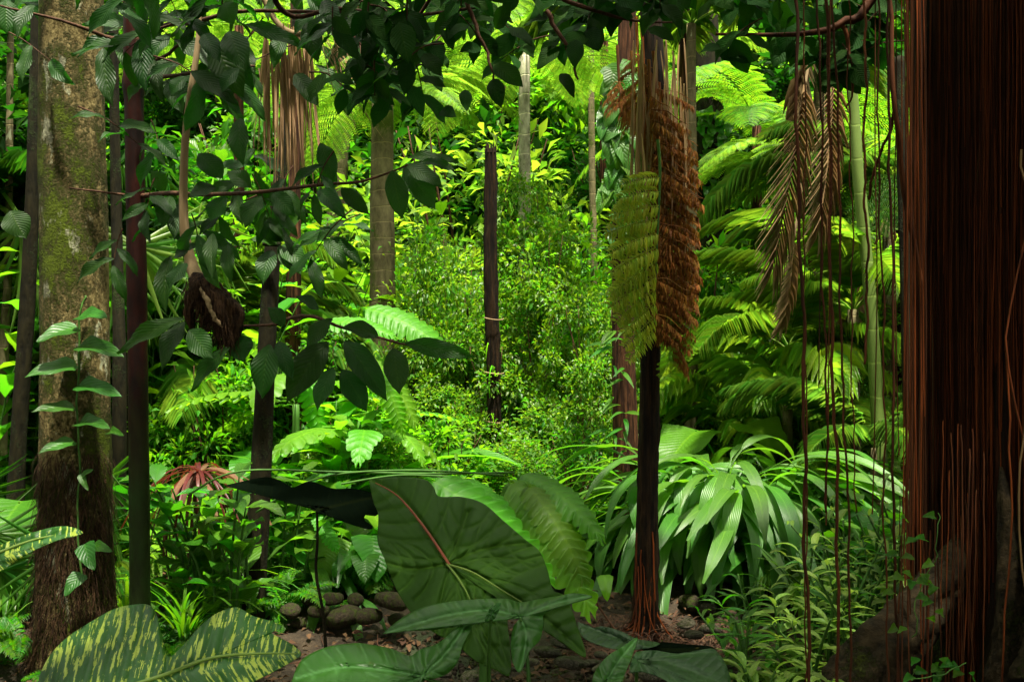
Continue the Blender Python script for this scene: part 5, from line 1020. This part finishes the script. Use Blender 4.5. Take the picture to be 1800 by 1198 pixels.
# drooping dry frond bundles at right
for (u, v, Y, L, ax, lb) in [(1415, 150, 6.2, 1.15, (-.20, 0, -1), 'dry pale palm frond hanging left of the hanging roots'), (1465, 140, 6.4, .95, (-.07, 0, -1), 'dry brown palm frond hanging behind the thick hanging roots'), (1395, 420, 6.4, .55, (-.1, 0, -1), 'short dry frond tip dangling below the pale one')]:
    th = thing('dead_palm_frond', lb, 'dead frond', at(u, v, Y))
    part_tube('stalk', [at(u + 25, v - 180, Y), at(u + 10, v - 60, Y), at(u, v, Y)], .010, 'stalk', th, 12, 6)
    fm_ = GM('dead_frond', frond_t(1, 30, lambda t: .12 + .20 * math.sin(math.pi * (.1 + .7 * t)), .0038, 6, -10, 34, 12, .02, .011, PINNA, .09, int(u), .02), 'deadpalm')
    for q_ in range(1): ob('dead_frond', fm_, th, mat_dir(Vector(), Vector(ax) + Vector((U(-.05, .05), 0, 0)), (U(-.6, .6), -1, .1), L, L, L))
def treefern(label, u, Y, zt, n, s, key='treefern', r0=.07, mat='fernbark', aim=None):
    p = pl(u, 0, Y); return rosette('tree_fern', key, label, 'tree fern', p, n, s, .2, None, (zt - p.z, r0, mat, 0), 'frond')
treefern('sunlit lime tree fern on a stout ringed grey green trunk behind the bright ginger leaves', 672, 9.0, 3.75, 13, .72, 'treefern', .115, 'palmbark')
treefern('sunlit tree fern with lime fronds on a white mottled trunk at the top centre', 922, 10.2, 4.6, 14, 1.1, 'treefern', .065, 'palebark')
treefern('lime tree fern deep behind the tree fern with the rusty skirt', 1062, 15, 6.0, 12, 1.2)
treefern('pale tree fern far off above the shrubs at upper right', 1330, 13, 4.3, 13, 1.15, 'treefernmid')
treefern('pale tree fern behind the hanging roots at upper right', 1430, 12, 3.6, 12, 1.1, 'treefern')
treefern('tree fern with green fronds behind the green palm stem', 1590, 9.5, 2.9, 12, 1.0, 'treefernmid')
palm('small lime palm glimpsed between the red trunk and the slim black trunk', 385, 8.4, 1.7, 'palmlime', 11, .7, 'palmbark', .04)
treefern('tree fern high at the upper left behind the dark leaves', 420, 13, 5.6, 12, 1.3, 'treefern')

# fine-leaved shrubs around the brown trunk
for (u, Y, z0, sx, sz, lb) in [(795, 8.9, .3, .62, 1.15, 'fine leaved shrub left of the broken brown trunk'), (950, 9.2, .3, .75, 1.2, 'fine leaved shrub right of the broken brown trunk'), (770, 8.2, -.1, .5, .6, 'low fine leaved shrub behind the elephant ear at left'), (720, 8.6, .1, .5, .8, 'fine leaved shrub just right of the stout ringed trunk'), (870, 8.5, -.1, .65, .85, 'fine leaved shrub at the foot of the broken brown trunk'), (1030, 8.5, .2, .5, .9, 'fine leaved shrub left of the climber covered trunk'), (900, 7.7, -.25, .6, .5, 'lowest fine leaved shrub in front of the broken brown trunk'), (980, 8.0, -.2, .65, .60, 'low fine leaved shrub left of the tree fern foot'), (925, 9.9, 1.2, .55, .95, 'taller airy shrub behind the broken brown trunk')]:
    shrub(lb, pl(u, 0, Y) + Vector((0, 0, z0)), 'fine', sx, sz)
for (u, Y, z0, sx, sz, key, lb) in [(640, 7.5, .0, .5, .55, 'fine', 'fine leaved shrub by the stout ringed trunk foot behind the stone bank'), (770, 7.3, -.1, .55, .5, 'brights', 'bright leaved low shrub behind the top of the elephant ear'), (560, 7.9, .2, .5, .7, 'medium', 'mid green shrub behind the slim black trunk at its right'), (1010, 7.2, -.1, .4, .5, 'medium', 'small leafy shrub left of the tree fern behind the lobed leaves'), (380, 7.4, .1, .5, .7, 'brights', 'bright leafy shrub left of the slim black trunk')]:
    shrub(lb, pl(u, 0, Y) + Vector((0, 0, z0)), key, sx, sz)
rosette('broad_leaf_plant', 'banana', 'bright upright broad leaves right of the slim black trunk', 'plant', pl(600, 0, 7.1), 9, .72, .2)
rosette('lobed_leaf_plant', 'lobed', 'bright lobed leaves on a short stem right of the slim black trunk', 'plant', pl(640, 0, 6.9), 10, 1.0, .3, trunk=(.75, .03, 'stem', 0))
rosette('lobed_leaf_plant', 'lobed', 'bright lobed leaves close behind the slim black trunk', 'plant', pl(520, 0, 7.2), 10, 1.0, .3, trunk=(1.0, .03, 'stem', 0))
# ginger stands (bright)
gg = 'sunlit ginger stems in the bright clearing'
for i, (u, Y, H, L_) in enumerate([(600, 9.6, 2.3, .42), (720, 10.4, 2.4, .45), (780, 11.2, 2.6, .45), (560, 10.6, 2.7, .45), (840, 11.5, 2.6, .42), (960, 11.3, 2.4, .42), (1020, 10.4, 2.1, .4), (640, 11.6, 2.9, .45), (500, 10.2, 2.6, .42), (920, 12.6, 3.0, .42), (450, 11.5, 3.0, .42), (1030, 12.2, 2.6, .4), (730, 12.5, 3.0, .45), (560, 9.2, 1.9, .42), (690, 9.8, 2.0, .42), (990, 10.0, 1.7, .4), (900, 10.8, 2.2, .4), (810, 10.4, 2.0, .42), (640, 10.2, 2.5, .45)]):
    ginger('tall sunlit leafy stems ' + spot(u, Y, ('nearest', 'in the middle row', 'in the back row'), (10, 11.5)), pl(u, 0, Y), 'bright' if i % 4 else 'lime', 9, H, L_ * 1.12, gg, nleaf=11, smin=.5)
gb = 'banana like plants in the clearing'
for i, (u, Y, s) in enumerate([(520, 8.6, 1.0), (640, 8.8, .9), (430, 9.2, 1.2), (1290, 10.2, .9), (1450, 10.6, 1.1), (330, 10.5, 1.4)]):
    rosette('broad_leaf_plant', 'banana' if i % 2 else 'bananadark', ['broad arching leaves right of the slim black trunk', 'wide glossy leaves at the foot of the stout ringed palm', 'broad leaves deep behind the hanging husk', 'upright broad leaves right of the rusty fern skirt', 'upright broad leaves behind the thick hanging roots', 'broad leaved plant deep behind the red trunk'][i], 'plant', pl(u, 0, Y), 8, s, .2)
# aroids / low plants scattered in the middle distance
def scatter(n, u0, u1, Y0, Y1, fn, seed, cl=1.):
    r_ = random.Random(seed)
    for k in range(n):
        Y = Y0 + (Y1 - Y0) * r_.random() ** .9; u = r_.uniform(u0, u1); fn(k, u, Y, r_)
KL = [('strapmid', 'clump of green strap leaves', 'strap_leaf_plant'), ('straplime', 'clump of yellow green strap leaves', 'strap_leaf_plant'), ('aroid', 'stalked heart leaves', 'heart_leaf_plant'), ('fern', 'arching fern fronds', 'fern_tuft'), ('aroidbright', 'bright stalked heart leaves', 'heart_leaf_plant'), ('palmwide', 'seedling palm fronds', 'palm_seedling'), ('lobed', 'bright lobed leaves', 'lobed_leaf_plant'), ('strapdark', 'clump of dark strap leaves', 'strap_leaf_plant')]
def zone(n, u0, u1, Y0, Y1, where, keys, smul, seed, nl=10):
    def f(k, u, Y, r_):
        key, lb, nm = KL[r_.choice(keys)]
        rosette(nm, key, lb + ' ' + spot(u, Y), 'plant', pl(u, 0, Y), nl, smul * r_.uniform(.8, 1.2) * (.6 if key == 'palmwide' else 1), .3, lb + ' in the undergrowth')
    scatter(n, u0, u1, Y0, Y1, f, seed)
zone(24, 1180, 1620, 7.0, 10.0, 'in the undergrowth right of the tree fern', [0, 1, 1, 1, 4, 4, 5, 6], 1.0, 11, 13)
zone(12, 700, 1120, 6.6, 8.6, 'in the shade below the fine leaved shrubs', [0, 2, 3, 7, 3], .75, 12)
zone(18, 260, 720, 6.0, 9.0, 'in the undergrowth around the slim black trunk', [0, 2, 3, 4, 6, 6, 7], .95, 13)
zone(14, -60, 300, 5.6, 9.0, 'in the dim undergrowth at the left', [0, 2, 3, 7, 5], .95, 14)
zone(10, 480, 760, 5.7, 6.6, 'on the bank behind the stones', [3, 0, 7, 2], .6, 15, 8)
zone(12, 640, 1130, 6.4, 8.4, 'in the lit gap behind the lobed leaves', [1, 6, 5, 4, 3], .6, 18)
zone(10, 1380, 1640, 5.4, 7.0, 'in the undergrowth beside the banyan', [3, 5, 5, 0], .7, 16, 10)
# shrubs behind
SK = [('medium', 'leafy green shrub'), ('brights', 'bright green leafy shrub'), ('limes', 'yellow green leafy shrub'), ('darks', 'dark leafy shrub'), ('lancey', 'narrow leaved shrub'), ('fine', 'fine leaved shrub')]
ginger('dark broad leaved stems arching between the red trunk and the slim black trunk', pl(400, 0, 5.1), 'mid', 6, 1.0, .30, None, 'ginger_plant')
ginger('dark leafy stems rising right of the red trunk foot', pl(330, 0, 5.3), 'mid', 5, .9, .28, None, 'ginger_plant')
ginger('green leafy stems between the slim black trunk and the stone bank', pl(500, 0, 5.9), 'mid', 5, .8, .28, None, 'ginger_plant')
ginger('broad pale leaves below the red brown leaf right of the slim black trunk', pl(610, 0, 6.8), 'bright', 5, 1.2, .40, None, 'ginger_plant')
for i, (u, Y, H, lb) in enumerate([(270, 7.6, 2.6, 'tall leafy stems behind the red trunk'), (350, 8.2, 3.0, 'tall leafy stems behind the hanging curved stalk'), (430, 7.8, 2.2, 'leafy stems left of the slim black trunk top'), (300, 9.2, 3.6, 'highest leafy stems deep behind the red trunk'), (215, 8.6, 2.6, 'leafy stems in the gap right of the mossy trunk'), (40, 8.0, 2.8, 'leafy stems left of the mossy trunk'), (-40, 7.0, 2.4, 'leafy stems at the left edge')]):
    ginger(lb, pl(u, 0, Y), 'mid' if i % 2 else 'bright', 8, H, .42, None, 'ginger_plant', .5, 11)
def szone(n, u0, u1, Y0, Y1, where, keys, s0, s1, seed, zl=0.):
    def f(k, u, Y, r_):
        key, lb = SK[r_.choice(keys)]; s = r_.uniform(s0, s1)
        shrub(lb + ' ' + spot(u, Y, ('', 'near', 'at middle depth', 'at the back', 'on the far slope'), (5, 9, 12.5, 16)), pl(u, 0, Y) + Vector((0, 0, r_.uniform(0, zl))), key, s, s * r_.uniform(.8, 1.3), lb + ' of the backdrop')
    scatter(n, u0, u1, Y0, Y1, f, seed)
szone(8, 1200, 1500, 8.2, 9.6, '', [5, 4, 5, 1], .45, .75, 26)
szone(16, 1180, 1640, 9.5, 13, 'behind the palms at the right', [0, 1, 2, 4, 1], .7, 1.3, 21)
szone(14, 420, 1150, 12.8, 16, 'behind the sunlit clearing', [0, 3, 4, 5, 0, 1], .8, 1.4, 22)
szone(18, -160, 460, 8.5, 13, 'behind the trunks at the left', [0, 3, 1, 3, 4], .8, 1.4, 23)
szone(34, -500, 2300, 14.5, 20, 'on the slope at the back of the clearing', [0, 1, 3, 3, 4, 2, 0], 1.2, 2.2, 24, .6)
# background trees
def bgtree(label, u, Y, H, s, key, group=None, mat='palmbark'):
    p = pl(u, 0, Y); th = thing('broadleaf_tree', label, 'tree', p, 0, group)
    part_tube('trunk', [p + Vector((0, 0, -.2)), p + Vector((U(-.2, .2), 0, H * .5)), p + Vector((U(-.5, .5), 0, H))], [.16, .12, .05], mat, th, 14, 9)
    for k in range(3):
        a = U(0, 6.28); q = p + Vector((0, 0, H * .7)); part_tube('limb', [q, q + Vector((math.cos(a), math.sin(a), .7)) * s * .6, q + Vector((math.cos(a), math.sin(a), .9)) * s], [.06, .04, .015], mat, th, 8, 6)
    for k in range(4):
        a = k * 1.7; sx = s * U(.7, 1.1)
        ob('crown', rnd.choice(SH[key]), th, Matrix.Translation((math.cos(a) * s * .7, math.sin(a) * s * .5, H + U(-.6, .8) * s)) @ RZ(U(0, 6)) @ Matrix.Diagonal((sx, sx, sx * .9, 1)))
bk = ['brights', 'medium', 'darks', 'limes', 'lancey', 'darks']
r_ = random.Random(5)
for i in range(26):
    u = -500 + 2800 * (i + r_.random()) / 26; Y = r_.uniform(17, 25); key = bk[i % 6]
    bgtree({'brights': 'bright green', 'limes': 'yellow green', 'medium': 'mid green', 'darks': 'dark green', 'lancey': 'narrow leaved'}[key] + ' tree ' + spot(u, Y, ('in the first row', 'in the second row', 'in the last row'), (19, 22)), u, Y, r_.uniform(3, 6.5), r_.uniform(1.5, 2.4), key, 'trees at the back of the garden', r_.choice(['palmbark', 'blackbark']))
# darker near-side forest around the left and right edges of the view
for (u, Y, H, lb) in [(-150, 8, 3.4, 'dark leafed tree off the left edge')]:
    bgtree(lb, u, Y, H, 1.6, 'darks', None, 'blackbark')

# far forest: one mass of leaves nobody could count
def mass(name, label, n, box, size, mat, seed, W=.3, flat=False):
    r_ = np.random.default_rng(seed); t = leaf_t(W, w_ell, 3, 3, .1, .4); Ms = []
    cs = [(r_.uniform(box[0], box[1]), r_.uniform(box[2], box[3]), r_.uniform(0, 1)) for _ in range(n // 45)]
    for (cx, cy, cz) in cs:
        z0, z1 = (box[4], box[5]) if flat else (gz(cx, min(cy, 45)), gz(cx, min(cy, 45)) + box[5]); c = Vector((cx, cy, z0 + (z1 - z0) * cz)); cr = size * r_.uniform(2.5, 5)
        for i in range(45):
            o = r_.normal(0, 1, 3) * cr * (1, 1, .6); s = size * r_.uniform(.6, 1.3); a = r_.uniform(0, 6.28)
            Ms.append(np.array(mat_dir(c + Vector(o), (math.cos(a), math.sin(a), r_.uniform(-.8, .2)), (r_.uniform(-.5, .5), r_.uniform(-.5, .5), 1), s, s, s)))
    g = Geo(); g.inst(t, Ms); tag(ob(name, g.mesh(name, M[mat])), label, 'foliage', kind='stuff')
mass('far_forest', 'distant mass of forest leaves on the hillside', 26000, (-22, 22, 22, 32, 0, 9), .42, 'bright', 1)
mass('far_forest', 'dark distant forest mass behind everything', 14000, (-26, 26, 30, 38, 0, 12), .6, 'mid', 2)
mass('added_shade_canopy', 'unseen leaf canopy added overhead to shade the foreground', 34000, (-6.5, 6.5, -6.5, 2.7, 3.7, 5.4), .17, 'canopy', 3, .4, True)  # added out of view, extent set to hold light off the foreground
mass('added_side_forest', 'dark forest mass added beyond the left edge to darken and enclose the view', 9000, (-9, -4.6, 0, 9, 0, 4), .2, 'canopy', 4)  # both side masses are added outside the frame to darken and enclose
mass('added_side_forest', 'dark forest mass added beyond the right edge to darken and enclose the view', 9000, (4.6, 9, 0, 9, 0, 4), .2, 'canopy', 5)
print('objects', len(sc.objects))
